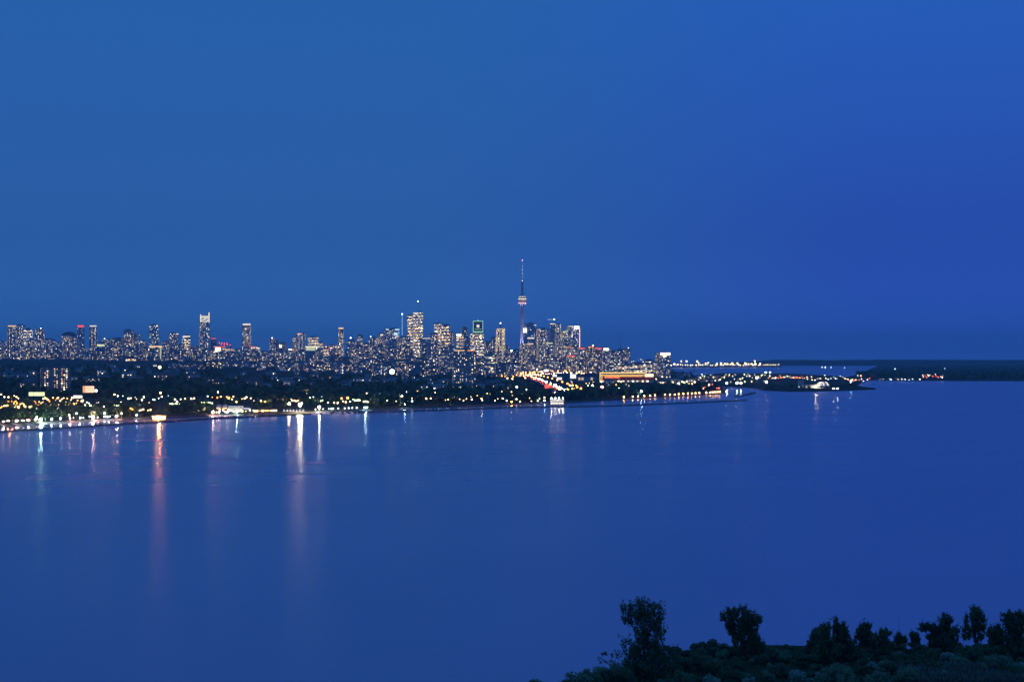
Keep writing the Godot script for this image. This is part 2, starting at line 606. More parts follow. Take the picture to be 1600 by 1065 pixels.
# ------------------------------------------------------------------ sky
func sky_image() -> Image:
	var w := 720
	var h := 360
	var im := Image.create(w, h, false, Image.FORMAT_RGBF)
	for y in h:
		var el := 90.0 - (y + 0.5) / h * 180.0
		for x in w:
			var az := (x + 0.5) / w * 360.0     # 0 ahead, growing to the right
			if az > 180.0:
				az -= 360.0
			# afterglow to the left and rear, deeper violet blue towards the right
			var s := 1.0 - smoothstep(-5.0, 15.0, az) * (1.0 - smoothstep(60.0, 150.0, az))
			var low := Color(0.0365, 0.1570, 0.495).lerp(Color(0.0295, 0.1020, 0.580), 1.0 - s)
			var mid := Color(0.0260, 0.1190, 0.395).lerp(Color(0.0222, 0.0770, 0.430), 1.0 - s)
			var top := Color(0.0212, 0.1220, 0.412).lerp(Color(0.0205, 0.1100, 0.500), 1.0 - s)
			var c := low.lerp(mid, smoothstep(0.0, 5.0, el)).lerp(top, smoothstep(3.0, 14.0, el))
			c = c * lerpf(1.0, 1.45, smoothstep(13.0, 55.0, el))
			im.set_pixel(x, y, c)
	return im

# ------------------------------------------------------------------ scene
func _ready() -> void:
	rng.seed = 20240
	var cam := Camera3D.new()
	cam.name = "camera"
	cam.position = Vector3(0, EYE, 0)
	cam.near = 1.0
	cam.far = 150000.0
	cam.projection = Camera3D.PROJECTION_FRUSTUM
	cam.size = 1065.0 / F
	cam.frustum_offset = Vector2(0, 28.5 / F)
	add_child(cam)
	cam.current = true

	var env := Environment.new()
	env.background_mode = Environment.BG_SKY
	env.tonemap_mode = Environment.TONE_MAPPER_LINEAR
	env.tonemap_exposure = 1.0
	env.sdfgi_enabled = true
	env.ssao_enabled = true
	env.ssil_enabled = true
	env.fog_enabled = true
	env.fog_density = 0.000042
	env.fog_light_color = Color(0.86, 0.93, 1.0)
	var pano := PanoramaSkyMaterial.new()
	pano.panorama = ImageTexture.create_from_image(sky_image())
	var sky := Sky.new()
	sky.sky_material = pano
	env.sky = sky
	var we := WorldEnvironment.new()
	we.name = "surroundings"
	we.environment = env
	add_child(we)

	make_materials()
	build_lake()
	build_land()
	build_breakwaters()
	build_comms_tower()
	build_skyline()
	build_midrise()
	build_landmarks()
	build_highway()
	build_lamps()
	build_far_trees()
	build_park()

func build_lake() -> void:
	var m := StandardMaterial3D.new()
	m.resource_name = "water"
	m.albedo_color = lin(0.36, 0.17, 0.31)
	m.roughness = 0.27
	m.metallic_specular = 0.7
	M["water"] = m
	var n := FastNoiseLite.new()
	n.seed = 3
	n.frequency = 0.012
	n.fractal_octaves = 4
	var t := NoiseTexture2D.new()
	t.width = 512
	t.height = 512
	t.seamless = true
	t.noise = n
	var g := Gradient.new()
	g.set_color(0, Color(0.80, 0.80, 0.80))
	g.set_color(1, Color(1, 1, 1))
	t.color_ramp = g
	m.roughness_texture = t
	m.uv1_triplanar = true
	m.uv1_world_triplanar = true
	m.uv1_scale = Vector3.ONE / 900.0
	var sh := Shell.new()
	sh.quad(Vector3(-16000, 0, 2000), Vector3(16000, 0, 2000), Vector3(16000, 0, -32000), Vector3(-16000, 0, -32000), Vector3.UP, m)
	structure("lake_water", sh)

func flat_land(called: String, pts: Array, high: float, m, bank := 3.0) -> void:
	# pts: [reading, distance]; a low plateau with sloping banks
	var poly := PackedVector2Array()
	for p in pts:
		poly.append(Vector2(gx(p[0], p[1]), -p[1]))
	if Geometry2D.is_polygon_clockwise(poly):
		poly.reverse()
	var sh := Shell.new()
	var idx := Geometry2D.triangulate_polygon(poly)
	for i in range(0, idx.size(), 3):
		var a := poly[idx[i]]
		var b := poly[idx[i + 1]]
		var c := poly[idx[i + 2]]
		sh.tri(Vector3(a.x, high, a.y), Vector3(b.x, high, b.y), Vector3(c.x, high, c.y), Vector3.UP, Vector3.UP, Vector3.UP, m)
	var n := poly.size()
	for i in n:
		var a := poly[i]
		var b := poly[(i + 1) % n]
		var nn := Vector2(b.y - a.y, a.x - b.x).normalized()
		var a2 := a + nn * bank
		var b2 := b + nn * bank
		sh.quad(Vector3(a.x, high, a.y), Vector3(b.x, high, b.y), Vector3(b2.x, -1.0, b2.y), Vector3(a2.x, -1.0, a2.y), (Vector3(nn.x, 0, nn.y) + Vector3.UP * 0.5).normalized(), m)
	structure(called, sh)

func build_land() -> void:
	# mainland: rises gently away from the shore, most of all to the left
	var sh := Shell.new()
	var cols := []
	var r := -700.0
	while r < 1126.0:
		cols.append(r)
		r += 33.2
	cols.append(1126.0)
	var rows := 26
	var grid := []
	for c in cols:
		var line := []
		var ds := shore(c)
		for k in rows + 1:
			var t := float(k) / rows
			var d := ds + 12.0 + 13500.0 * t * t
			var rr: float = c
			if c > 1000.0:
				var lim: float = curve([[2700, 1126], [3500, 1132], [4300, 1110], [5600, 1060], [8000, 1046], [16000, 1046]], d)
				rr = 1000.0 + (c - 1000.0) * (lim - 1000.0) / 126.0
			line.append(Vector3(gx(rr, d), elev(c, d), -d))
		grid.append(line)
	for i in cols.size() - 1:
		var ds0 := shore(cols[i])
		var ds1 := shore(cols[i + 1])
		sh.quad(grid[i][0], grid[i + 1][0], Vector3(gx(cols[i + 1], ds1), -0.8, -ds1), Vector3(gx(cols[i], ds0), -0.8, -ds0), Vector3(0, 0.8, 0.6), M.rock)
		for k in rows:
			var a: Vector3 = grid[i][k]
			var b: Vector3 = grid[i + 1][k]
			var c: Vector3 = grid[i + 1][k + 1]
			var e: Vector3 = grid[i][k + 1]
			sh.quad(a, b, c, e, Vector3.UP, M.ground)
	var last := cols.size() - 1
	for k in rows:
		var a: Vector3 = grid[last][k]
		var b: Vector3 = grid[last][k + 1]
		sh.quad(a, b, Vector3(b.x + 8, -0.8, b.z), Vector3(a.x + 8, -0.8, a.z), Vector3(0.6, 0.8, 0), M.rock)
	structure("mainland_ground", sh)
	# exhibition islands with the dome, the airport island, the far harbour strip and the far shore
	flat_land("island_ground", [[1112, 4300], [1120, 3700], [1150, 3560], [1180, 3420], [1192, 3180], [1235, 3060], [1280, 3090], [1320, 3160], [1368, 3280], [1352, 3420], [1330, 3700], [1350, 4300], [1310, 5600], [1235, 6600], [1130, 6900], [1080, 5600]], 3.0, M.ground)
	flat_land("airport_ground", [[1322, 5200], [1345, 4760], [1400, 4620], [1480, 4560], [1620, 4520], [1900, 4400], [1950, 8200], [1960, 14900], [1372, 14900], [1360, 9600], [1345, 6900]], 2.5, M.ground)
	flat_land("harbour_ground", [[1035, 12100], [1220, 12100], [1222, 13500], [1035, 13500]], 4.0, M.ground)
	var hs := Shell.new()
	var n := FastNoiseLite.new()
	n.seed = 5
	n.frequency = 0.02
	var prev := []
	for i in 61:
		var rr := 1185.0 + i * 14.0
		var d := 15200.0 + n.get_noise_1d(i * 9.0) * 300.0
		var hgt := minf(1.0, i / 9.0) * 40.0 + 12.0 + n.get_noise_1d(i * 11.0 + 90.0) * 15.0
		var pts := [Vector3(gx(rr, d), -0.5, -d), Vector3(gx(rr, d), hgt * 0.75, -d - 160), Vector3(gx(rr, d), hgt, -d - 700), Vector3(gx(rr, d), hgt + 2, -d - 3600)]
		if prev.size():
			for k in 3:
				hs.quad(prev[k], pts[k], pts[k + 1], prev[k + 1], Vector3(0, 0.8, 0.6), M.hill)
		prev = pts
	structure("far_hills", hs)

func rock_line(called: String, pts: Array, label: String, high := 1.7, wide := 5.0) -> void:
	var o := thing(called, label, "breakwater", Vector3(gx(pts[0][0], pts[0][1]), 0, -pts[0][1]), 0.0, "low stone breakwaters off the shore")
	var base := o.position
	var sh := Shell.new()
	var stones := Shell.new()
	for i in pts.size() - 1:
		var a := Vector3(gx(pts[i][0], pts[i][1]), 0, -pts[i][1]) - base
		var b := Vector3(gx(pts[i + 1][0], pts[i + 1][1]), 0, -pts[i + 1][1]) - base
		var ax := (b - a).normalized()
		var sd := ax.cross(Vector3.UP).normalized()
		var n := maxi(2, int(a.distance_to(b) / 6.0))
		for k in n:
			var p := a.lerp(b, float(k) / n)
			var q := a.lerp(b, float(k + 1) / n)
			var h0 := high * 0.75
			sh.quad(p + sd * wide - Vector3.UP, q + sd * wide - Vector3.UP, q + sd * wide * 0.3 + Vector3.UP * h0, p + sd * wide * 0.3 + Vector3.UP * h0, (sd + Vector3.UP).normalized(), M.rock)
			sh.quad(p - sd * wide - Vector3.UP, q - sd * wide - Vector3.UP, q - sd * wide * 0.3 + Vector3.UP * h0, p - sd * wide * 0.3 + Vector3.UP * h0, (Vector3.UP - sd).normalized(), M.rock)
			sh.quad(p + sd * wide * 0.3 + Vector3.UP * h0, q + sd * wide * 0.3 + Vector3.UP * h0, q - sd * wide * 0.3 + Vector3.UP * h0, p - sd * wide * 0.3 + Vector3.UP * h0, Vector3.UP, M.rock)
			for s in 2:
				var c := p.lerp(q, rng.randf()) + sd * rng.randf_range(-0.6, 0.6) * wide + Vector3.UP * rng.randf_range(0.2, high * 0.8)
				stones.box(c, Vector3(rng.randf_range(1, 2.4), rng.randf_range(0.7, 1.5), rng.randf_range(1, 2.2)), M.rock, Basis.from_euler(Vector3(rng.randf(), rng.randf() * 3, rng.randf())))
	part("core", sh, o)
	part("armour_stones", stones, o, "stuff")

func lk(v: float) -> float:
	return LAKE_K / (v - LEVEL)

func build_breakwaters() -> void:
	var L := "low dark stone breakwater lying off the lamp-lit promenade"
	rock_line("breakwater", [[-160, lk(682)], [0, lk(675.2)], [70, lk(671.0)], [148, lk(666.2)]], L)
	rock_line("breakwater", [[151, lk(665.4)], [215, lk(661.6)], [270, lk(659.0)]], "low dark stone breakwater in front of the lit excursion boat")
	rock_line("breakwater", [[279, lk(658)], [330, lk(654.5)], [395, lk(651.6)]], "low dark stone breakwater in front of the white lakeside pavilion")
	rock_line("breakwater", [[402, lk(651)], [470, lk(648)], [560, lk(645)], [640, lk(643)]], "low dark stone breakwater in front of the row of white tents")
	rock_line("breakwater", [[645, lk(642.6)], [720, lk(640.2)], [800, lk(637)], [885, lk(636.2)]], "low dark stone breakwater in front of the floodlit boathouse")
	rock_line("breakwater", [[890, lk(636.1)], [960, lk(634.6)], [1050, lk(631)], [1120, lk(628)], [1166, lk(625.6)]], "long low breakwater tapering to a point off the row of amber lamps")
	rock_line("breakwater", [[1180, lk(613.6)], [1168, lk(617)], [1150, lk(620)]], "thin low stone spit reaching out from the dome's island")

func build_comms_tower() -> void:
	var d := 7735.0
	var g := elev(816, d)
	var o := thing("communications_tower", "very tall slender concrete tower with ringed lit pod and long antenna", "tower", Vector3(gx(816, d), g, -d))
	var s := Shell.new()
	var rad := func(y: float) -> float: return lerpf(9.0, 7.0, y / 335.0) + 9.0 * pow(1.0 - y / 335.0, 2.6)
	var prof := []
	for k in 14:
		var y := 335.0 * k / 13.0
		prof.append(Vector2(rad.call(y) * 0.72, y - (3.0 if k == 0 else 0.0)))
	s.lathe(prof, 12, M.stone_pale)
	for f in 3:   # three tapering buttress fins
		var bs := Basis(Vector3.UP, f * TAU / 3.0 + 0.4)
		for k in 13:
			var y0 := 335.0 * k / 13.0
			var y1 := 335.0 * (k + 1) / 13.0
			var r0: float = rad.call(y0) * 1.25
			var r1: float = rad.call(y1) * 1.25
			for sg in [-1.0, 1.0]:
				s.quad(bs * Vector3(0, y0, sg * 2.2), bs * Vector3(r0, y0, sg * 1.6), bs * Vector3(r1, y1, sg * 1.6), bs * Vector3(0, y1, sg * 2.2), bs * Vector3(0, 0, sg), M.stone_pale)
			s.quad(bs * Vector3(r0, y0, -1.6), bs * Vector3(r0, y0, 1.6), bs * Vector3(r1, y1, 1.6), bs * Vector3(r1, y1, -1.6), bs.x, M.stone_pale)
	part("shaft", s, o)
	var y := func(v: float) -> float: return gy(v, d) - g
	var pod := Shell.new()
	pod.lathe([Vector2(8, y.call(477.5)), Vector2(15.30, y.call(475.6)), Vector2(19.35, y.call(474.4)), Vector2(19.80, y.call(472.3)), Vector2(18.00, y.call(471.8)), Vector2(18.00, y.call(469.4)), Vector2(20.25, y.call(468.8)), Vector2(20.25, y.call(466.2)), Vector2(18.45, y.call(465.6)), Vector2(17.55, y.call(462.6)), Vector2(12.60, y.call(461.6)), Vector2(9, y.call(459.4)), Vector2(5, y.call(457.0))], 24, M.stone_pale)
	var pp := part("pod", pod, o)
	for ring in [[464.2, 463.2, 19.9, "ring_cream"], [467.6, 466.4, 22.7, "ring_cream"], [470.8, 470.0, 20.2, "ring_amber"], [474.2, 472.8, 22.2, "ring_pink"]]:
		var rs := Shell.new()
		ring[2] *= 0.9
		rs.lathe([Vector2(ring[2], y.call(ring[0])), Vector2(ring[2], y.call(ring[1]))], 24, M[ring[3]])
		part("ring_light", rs, pp)
	var up := Shell.new()
	up.lathe([Vector2(6.0, y.call(458.0)), Vector2(4.6, y.call(440.0)), Vector2(7.0, y.call(439.2)), Vector2(7.0, y.call(437.6)), Vector2(3.0, y.call(436.6))], 12, M.stone_pale)
	part("upper_shaft", up, o)
	var an := Shell.new()
	an.lathe([Vector2(3.0, y.call(437.0)), Vector2(2.7, y.call(427)), Vector2(2.1, y.call(427)), Vector2(1.8, y.call(416)), Vector2(1.2, y.call(416)), Vector2(0.8, y.call(407))], 8, M.white_paint)
	var ap := part("antenna", an, o)
	for b in [[406.5, 1.9, "lamp_pink"], [421.5, 1.2, "lamp_pink"], [438.5, 1.6, "lamp_white"], [433.0, 1.0, "lamp_cool"], [427.0, 1.1, "lamp_cool"], [416.0, 0.9, "lamp_cool"]]:
		var bs2 := Shell.new()
		bs2.lathe(ball(b[1], 5), 8, M[b[2]], Vector3(0.6, y.call(b[0]), 7.4 if b[0] > 436 else 3.2))
		part("beacon_lamp", bs2, ap)
	# floodlights washing the shaft violet: ring of lamps on masts round the foot and under the pod
	for k in 3:
		var a := k * TAU / 3.0 + 0.55
		for hgt in [60.0, 235.0]:
			var fl := SpotLight3D.new()
			fl.name = "shaft_flood_light"
			o.add_child(fl, true)
			fl.position = Vector3(sin(a) * 46.0, hgt * 0.2 + 12.0, cos(a) * 46.0)
			fl.look_at_from_position(fl.global_position, o.global_position + Vector3(0, hgt, 0))
			fl.light_color = lin(0.45, 0.42, 1.0)
			fl.light_energy = 9000.0 if hgt < 100 else 75000.0
			fl.light_size = 1.0
			fl.spot_range = 600
			fl.spot_angle = 34.0 if hgt < 100 else 24.0
			fl.shadow_enabled = true

# [left, right, top reading, distance, lit, warmth, pattern, wall, extra, label]
func build_skyline() -> void:
	var T := [
		[-14, 9, 533, 8600, 0.30, 0.5, "scatter", "concrete", {}, "squat broad block beside the tower with a warm lit roof box"],
		[11, 25, 508, 8300, 0.34, 0.5, "columns", "concrete_dark", {"crown": "amber", "crown_h": 11.0}, "tower topped by a warm lit roof box, tallest in its clump"],
		[24, 38, 506, 8500, 0.40, 0.35, "scatter", "curtain_wall", {"crown": "plant"}, "glass tower right beside the one with the warm lit roof box"],
		[36, 50, 512, 8100, 0.46, 0.2, "bands", "curtain_wall", {"crown": "plant"}, "tower with cold blue-white bands of light and flat roof"],
		[54, 69, 514, 8400, 0.34, 0.45, "columns", "concrete_dark", {"beacon": "lamp_cool"}, "dark-sided tower carrying one cold beacon lamp on its roof"],
		[40, 62, 531, 7700, 0.50, 0.6, "scatter", "concrete", {}, "busy wide apartment block standing before the beacon tower"],
		[64, 86, 530, 7900, 0.42, 0.55, "scatter", "concrete", {}, "wide speckled apartment block next to the beacon tower"],
		[85, 97, 534, 8200, 0.25, 0.3, "scatter", "purple_stone", {}, "dim mauve block between speckled apartments and the round-topped tower"],
		[96, 119, 518, 8000, 0.40, 0.6, "scatter", "concrete_dark", {"crown": "dome"}, "broad tower with a rounded top beside the red-crowned tower"],
		[120, 131, 507, 8300, 0.10, 0.4, "scatter", "curtain_wall", {"crown": "red", "crown_h": 20.0}, "dark tower with a glowing red crown"],
		[139, 151, 508, 8100, 0.48, 0.7, "columns", "concrete_dark", {"crown": "white", "crown_h": 10.0}, "slim tower under a white lit cap with warm window columns"],
		[150, 163, 535, 7800, 0.30, 0.5, "scatter", "concrete", {"signs": [[0.5, 0.9, 10.0, 8.0, "dim_green"]]}, "low tower carrying a greenish lit band across its front"],
		[158, 176, 530, 8400, 0.28, 0.4, "scatter", "concrete", {"beacon": "lamp_cool", "beacon_x": -0.2}, "grey tower with a cold roof lamp behind the greenish lit band"],
		[174, 193, 528, 8300, 0.26, 0.45, "scatter", "concrete_dark", {}, "plain grey tower behind the slab outlined in light"],
		[174, 189, 545, 7200, 0.12, 0.6, "scatter", "concrete", {"signs": [[0.04, 0.09, 1.0, 60.0, "dim_warm"], [0.5, 0.9, 0.5, 6.0, "dim_warm"]]}, "slab with its left edge and roofline outlined in warm light"],
		[193, 208, 514, 8200, 0.36, 0.5, "scatter", "concrete_dark", {"crown": "plant"}, "dark-topped tower, taller of a touching pair"],
		[207, 218, 522, 8200, 0.36, 0.4, "scatter", "concrete", {}, "lower tower of a touching pair with a dark-topped one"],
		[219, 229, 532, 8600, 0.24, 0.5, "scatter", "stone_pale", {}, "faint pale block left of the flat-roofed blue tower"],
		[233, 248, 507, 8200, 0.30, 0.3, "scatter", "curtain_wall", {"signs": [[0.85, 0.22, 3.0, 9.0, "dim_white"], [0.1, 0.15, 8.0, 7.0, "dim_white"]]}, "blue glass tower with lit patches at its two top corners"],
		[232, 252, 540, 6900, 0.06, 0.5, "scatter", "concrete_dark", {"signs": [[0.5, 1.0, 0.2, 9.0, "dim_warm"], [0.92, 0.1, 9.0, 52.0, "lit_window_4_0"]], "turn": 0.05}, "blank dark slab under a glowing roof band and lit stair strip"],
		[252, 264, 533, 8000, 0.34, 0.45, "scatter", "concrete", {}, "grey block just right of the blank slab with the lit roof band"],
		[264, 278, 520, 8100, 0.38, 0.5, "scatter", "concrete", {}, "speckled tower with two small roof steps, left of a flat-topped twin"],
		[284, 297, 524, 8100, 0.36, 0.55, "bands", "concrete_dark", {"signs": [[0.5, 0.9, 1.5, 6.0, "dim_white"]]}, "flat-topped tower with a white line of light below its roof"],
		[276, 288, 538, 7700, 0.32, 0.5, "columns", "concrete", {}, "low block between the speckled tower and its flat-topped twin"],
		[311, 327, 488, 7600, 0.44, 0.55, "scatter", "curtain_wall", {"crown": "notch", "turn": 0.12}, "tall tower with a brilliant white notched crown of two uneven pillars"],
		[296, 313, 541, 7500, 0.42, 0.5, "scatter", "concrete", {}, "low speckled block at the left foot of the notched-crown tower"],
		[313, 331, 546, 7000, 0.46, 0.6, "scatter", "brick", {}, "low brownish block at the foot of the notched-crown tower"],
		[329, 338, 528, 7900, 0.14, 0.5, "scatter", "concrete_dark", {"crown": "red", "crown_h": 7.0}, "small unfinished tower with red work lights on its roof"],
		[334, 353, 541, 7500, 0.55, 0.85, "bands", "concrete", {"signs": [[0.35, 0.4, 6.0, 20.0, "lit_window_4_2"], [0.5, 1.0, 0.2, 4.0, "dim_red"]]}, "low block with a big yellow lit front under a red roofline"],
		[351, 366, 545, 7700, 0.40, 0.7, "bands", "concrete", {"signs": [[0.5, 1.0, 0.2, 3.0, "dim_orange"]]}, "low block with an orange roofline next to the yellow lit front"],
		[365, 373, 546, 7600, 0.50, 0.7, "bands", "stone_pale", {"crown": "dome"}, "small pale building with a rounded roof left of a white-capped tower"],
		[378, 392, 505, 7800, 0.55, 0.65, "scatter", "concrete_dark", {"crown": "white", "crown_h": 13.0}, "tall narrow tower with white cap standing alone by the red cranes"],
		[392, 406, 541, 7700, 0.40, 0.7, "bands", "concrete", {"signs": [[0.3, 0.5, 0.2, 4.0, "dim_red"], [0.7, 0.4, 9.0, 9.0, "dim_white"]]}, "low block with a red roof light right of the lone white-capped tower"],
		[406, 420, 549, 7500, 0.48, 0.75, "scatter", "stone_pale", {}, "low pale warm-lit block left of the tower with a white roof lamp"],
		[420, 429, 529, 7800, 0.42, 0.4, "scatter", "curtain_wall", {"beacon": "lamp_white", "beacon_x": 0.0}, "narrow tower with a white roof lamp, first of three in a row"],
		[427, 435, 532, 7900, 0.22, 0.4, "scatter", "concrete_dark", {}, "dark narrow tower, middle of three in a row"],
		[434, 448, 535, 7700, 0.34, 0.5, "scatter", "concrete", {"signs": [[0.35, 0.35, 12.0, 14.0, "lit_window_1_1"]]}, "grey tower with one pale lit window wall, last of three in a row"],
		[449, 461, 545, 7500, 0.50, 0.9, "columns", "brick", {"signs": [[0.35, 0.5, 1.0, 14.0, "lit_window_1_2"], [0.8, 0.16, 0.5, 20.0, "dim_orange"]]}, "low building with a glowing cream box and orange strip"],
		[456, 465, 527, 7900, 0.40, 0.4, "scatter", "purple_stone", {}, "lower mauve tower leaning against a taller mauve one"],
		[463, 477, 520, 7900, 0.48, 0.35, "columns", "purple_stone", {"signs": [[0.4, 0.35, 1.5, 6.0, "dim_pink"]]}, "mauve tower with a pinkish light at its top"],
		[481, 498, 526, 7800, 0.62, 0.45, "bands", "concrete", {}, "office tower striped with white bands of light"],
		[476, 495, 541, 7000, 0.03, 0.5, "scatter", "purple_stone", {"turn": 0.04, "signs": [[0.45, 0.8, 3.0, 16.0, "lit_window_4_0"], [0.97, 0.09, 0.2, 58.0, "lit_window_4_1"], [0.5, 1.0, 0.1, 2.5, "lit_window_4_1"]]}, "blank mauve slab with a yellow lit top and bright right edge"],
		[497, 506, 535, 7800, 0.55, 0.65, "bands", "stone_pale", {}, "pale stepped block right of the office tower with white bands"],
		[505, 513, 543, 7600, 0.45, 0.7, "bands", "concrete", {"beacon": "lamp_warm", "beacon_x": 0.0, "beacon_r": 2.0}, "small block with a warm lamp on its roof left of the red-lit building"],
		[513, 528, 539, 7700, 0.65, 0.6, "scatter", "stone_pale", {"wash": lin(1.0, 0.06, 0.04)}, "building washed in red light beside a slim amber-capped tower"],
		[528, 537, 511, 7700, 0.72, 0.75, "scatter", "brick", {"crown": "amber", "crown_h": 13.0}, "slim tower with amber lit cap beside the red-lit building"],
		[541, 557, 529, 7600, 0.40, 0.45, "scatter", "stone_pale", {"crown": "dome", "beacon": "lamp_white", "beacon_x": 0.0, "beacon_r": 3.4}, "round-shouldered pale tower with a big white lamp at its peak"],
		[557, 567, 524, 7700, 0.40, 0.5, "scatter", "stone_pale", {}, "pale slender tower right of the round-shouldered one"],
		[566, 578, 536, 7400, 0.48, 0.7, "scatter", "concrete_dark", {}, "short dark tower with warm windows in front of the slender pale one"],
		[576, 591, 527, 7600, 0.42, 0.6, "columns", "concrete", {"beacon": "lamp_cool", "beacon_x": -0.3}, "grey tower with bright window columns and a cold roof lamp"],
		[591, 601, 521, 7800, 0.46, 0.5, "scatter", "concrete", {"signs": [[0.4, 0.5, 3.0, 8.0, "dim_white"]]}, "grey tower with one white patch of light under its roof"],
		[600, 624, 513, 7900, 0.34, 0.4, "scatter", "curtain_wall", {"signs": [[0.75, 0.25, 22.0, 14.0, "dim_cool"], [0.85, 0.3, 3.0, 7.0, "dim_cool"], [0.2, 0.2, 3.0, 5.0, "dim_cool"]]}, "broad blue tower with cold lit patches left of the free-standing mast"],
		[608, 621, 531, 7300, 0.10, 0.4, "columns", "purple_stone", {}, "nearly unlit mauve slab in front of the broad blue tower"],
		[620, 641, 527, 7400, 0.46, 0.6, "scatter", "concrete", {}, "wide speckled block at the foot of the free-standing mast"],
		[636, 646, 492, 7900, 0.55, 0.7, "bands", "purple_stone", {}, "dusky office tower pressed against the brighter banded white one"],
		[645, 661, 488, 7850, 0.80, 0.55, "bands", "stone_pale", {"spire": 471, "spire_r": 0.9, "beacon": "lamp_cool", "beacon_r": 3.0, "signs": [[0.3, 0.4, 1.0, 8.0, "dim_white"]]}, "tall white office tower with banded lights and a thin antenna"],
		[656, 673, 528, 7300, 0.08, 0.3, "scatter", "concrete", {"signs": [[0.5, 0.9, 0.3, 3.0, "dim_white"]]}, "plain blue-grey slab right below the tall white office tower"],
		[671, 685, 521, 7500, 0.44, 0.65, "scatter", "concrete_dark", {}, "shorter front tower left of the pair of flat-topped offices"],
		[678, 692, 505, 7900, 0.50, 0.5, "bands", "purple_stone", {"signs": [[0.55, 0.7, 66.0, 12.0, "dim_orange"]]}, "flat-topped mauve office tower with an orange lit storey"],
		[690, 703, 507, 7850, 0.52, 0.8, "bands", "concrete_dark", {}, "dark flat-topped office tower with yellow-lit storeys"],
		[702, 709, 519, 7900, 0.60, 0.75, "columns", "stone_pale", {}, "narrow pale tower tucked behind the dark yellow-lit office"],
		[713, 724, 522, 7400, 0.95, 0.9, "bands", "stone_pale", {"signs": [[0.5, 0.9, 0.4, 7.0, "lit_window_4_2"]]}, "small tower almost wholly lit in yellow"],
		[721, 731, 512, 7900, 0.22, 0.4, "scatter", "concrete_dark", {"spire": 508, "spire_r": 2.4}, "dark pointed tower behind the yellow-lit one"],
		[730, 738, 527, 8000, 0.20, 0.4, "scatter", "concrete_dark", {"beacon": "lamp_cool", "beacon_x": 0.1, "beacon_r": 2.0}, "dim small tower left of the green-crowned one"],
		[735, 756, 519, 7500, 0.42, 0.45, "bands", "purple_stone", {"turn": 0.1}, "broad mauve tower carrying the green outlined crown"],
		[757, 768, 533, 7700, 0.36, 0.5, "scatter", "concrete", {}, "plain tower between the green crown and the gilded spire tower"],
		[767, 777, 527, 7800, 0.40, 0.6, "columns", "concrete", {}, "grey tower touching the left side of the gilded spire tower"],
		[775, 789, 513, 7500, 0.80, 0.85, "columns", "stone_pale", {"spire": 505, "spire_r": 5.0, "beacon": "lamp_white", "beacon_r": 3.0, "turn": 0.08, "more": 1, "signs": [[0.05, 0.08, 0.5, 150.0, "lit_window_0_0"], [0.95, 0.08, 0.5, 150.0, "lit_window_0_0"], [0.35, 0.08, 8.0, 130.0, "lit_window_0_0"], [0.65, 0.08, 8.0, 130.0, "lit_window_0_0"], [0.5, 1.0, 0.2, 4.0, "lit_window_1_0"]]}, "gilded floodlit tower ending in a spire with a white lamp"],
		[786, 796, 540, 7300, 0.45, 0.6, "scatter", "concrete", {}, "stepped block at the right side of the gilded spire tower"],
		[794, 803, 549, 7000, 0.40, 0.8, "scatter", "concrete", {"beacon": "flood_warm", "beacon_x": 0.0, "beacon_r": 2.0}, "low block with a glaring warm roof lamp near the tall concrete tower"],
		[818, 838, 504, 7200, 0.10, 0.4, "scatter", "curtain_wall", {"crown": "plant", "signs": [[0.55, 0.55, 64.0, 6.0, "dim_white"], [0.08, 0.3, 20.0, 22.0, "lit_window_1_1"], [0.9, 0.2, 4.0, 4.0, "dim_white"]], "turn": 0.05}, "dark glass tower with a white lit line half way, beside the concrete tower"],
		[813, 836, 536, 6700, 0.56, 0.6, "scatter", "concrete_dark", {"signs": [[0.6, 0.5, 1.0, 3.5, "dim_white"]]}, "busy lower tower standing before the dark glass one"],
		[837, 857, 513, 7300, 0.52, 0.5, "scatter", "concrete", {}, "speckled tower right of the dark glass one"],
		[852, 866, 535, 6700, 0.50, 0.5, "scatter", "concrete", {"signs": [[0.5, 0.8, 1.0, 3.5, "dim_green"]]}, "lower tower with a greenish roofline under the lit crane"],
		[859, 868, 505, 7400, 0.12, 0.4, "scatter", "purple_stone", {"crown": "white", "crown_h": 7.0}, "dark mauve tower with lit rooftop below the crane"],
		[867, 877, 506, 7350, 0.60, 0.45, "scatter", "stone_pale", {}, "pale speckled tower joined to the dark mauve one"],
		[876, 888, 517, 7400, 0.56, 0.45, "scatter", "concrete", {"signs": [[0.5, 0.95, 1.0, 3.5, "dim_green"]]}, "grey tower with a thin green roofline"],
		[884, 898, 509, 7450, 0.52, 0.4, "scatter", "curtain_wall", {"signs": [[0.4, 0.8, 0.4, 3.5, "dim_white"]]}, "glass tower with a white sloping roofline"],
		[896, 907, 509, 7300, 0.46, 0.4, "scatter", "purple_stone", {"signs": [[0.5, 0.7, 1.0, 13.0, "lit_window_1_2"], [0.95, 0.09, 12.0, 130.0, "lit_window_0_1"]]}, "tower with a brilliant white top corner at the end of the cluster"],
		[878, 891, 533, 6900, 0.52, 0.55, "scatter", "concrete_dark", {}, "dark speckled tower before the green-roofline one"],
		[885, 899, 555, 6100, 0.44, 0.55, "scatter", "concrete_dark", {"signs": [[0.5, 1.0, 0.2, 5.0, "dim_red"]]}, "short dark tower with a red lit roofline"],
		[884, 904, 542, 6500, 0.50, 0.6, "scatter", "concrete", {"signs": [[0.3, 0.5, 0.2, 3.0, "dim_orange"]]}, "grey tower rising behind the short one with a red roofline"],
		[904, 919, 543, 6000, 0.46, 0.5, "scatter", "concrete_dark", {"signs": [[0.5, 1.0, 0.2, 4.0, "dim_red"]]}, "left of three matching dark condominium towers trimmed red"],
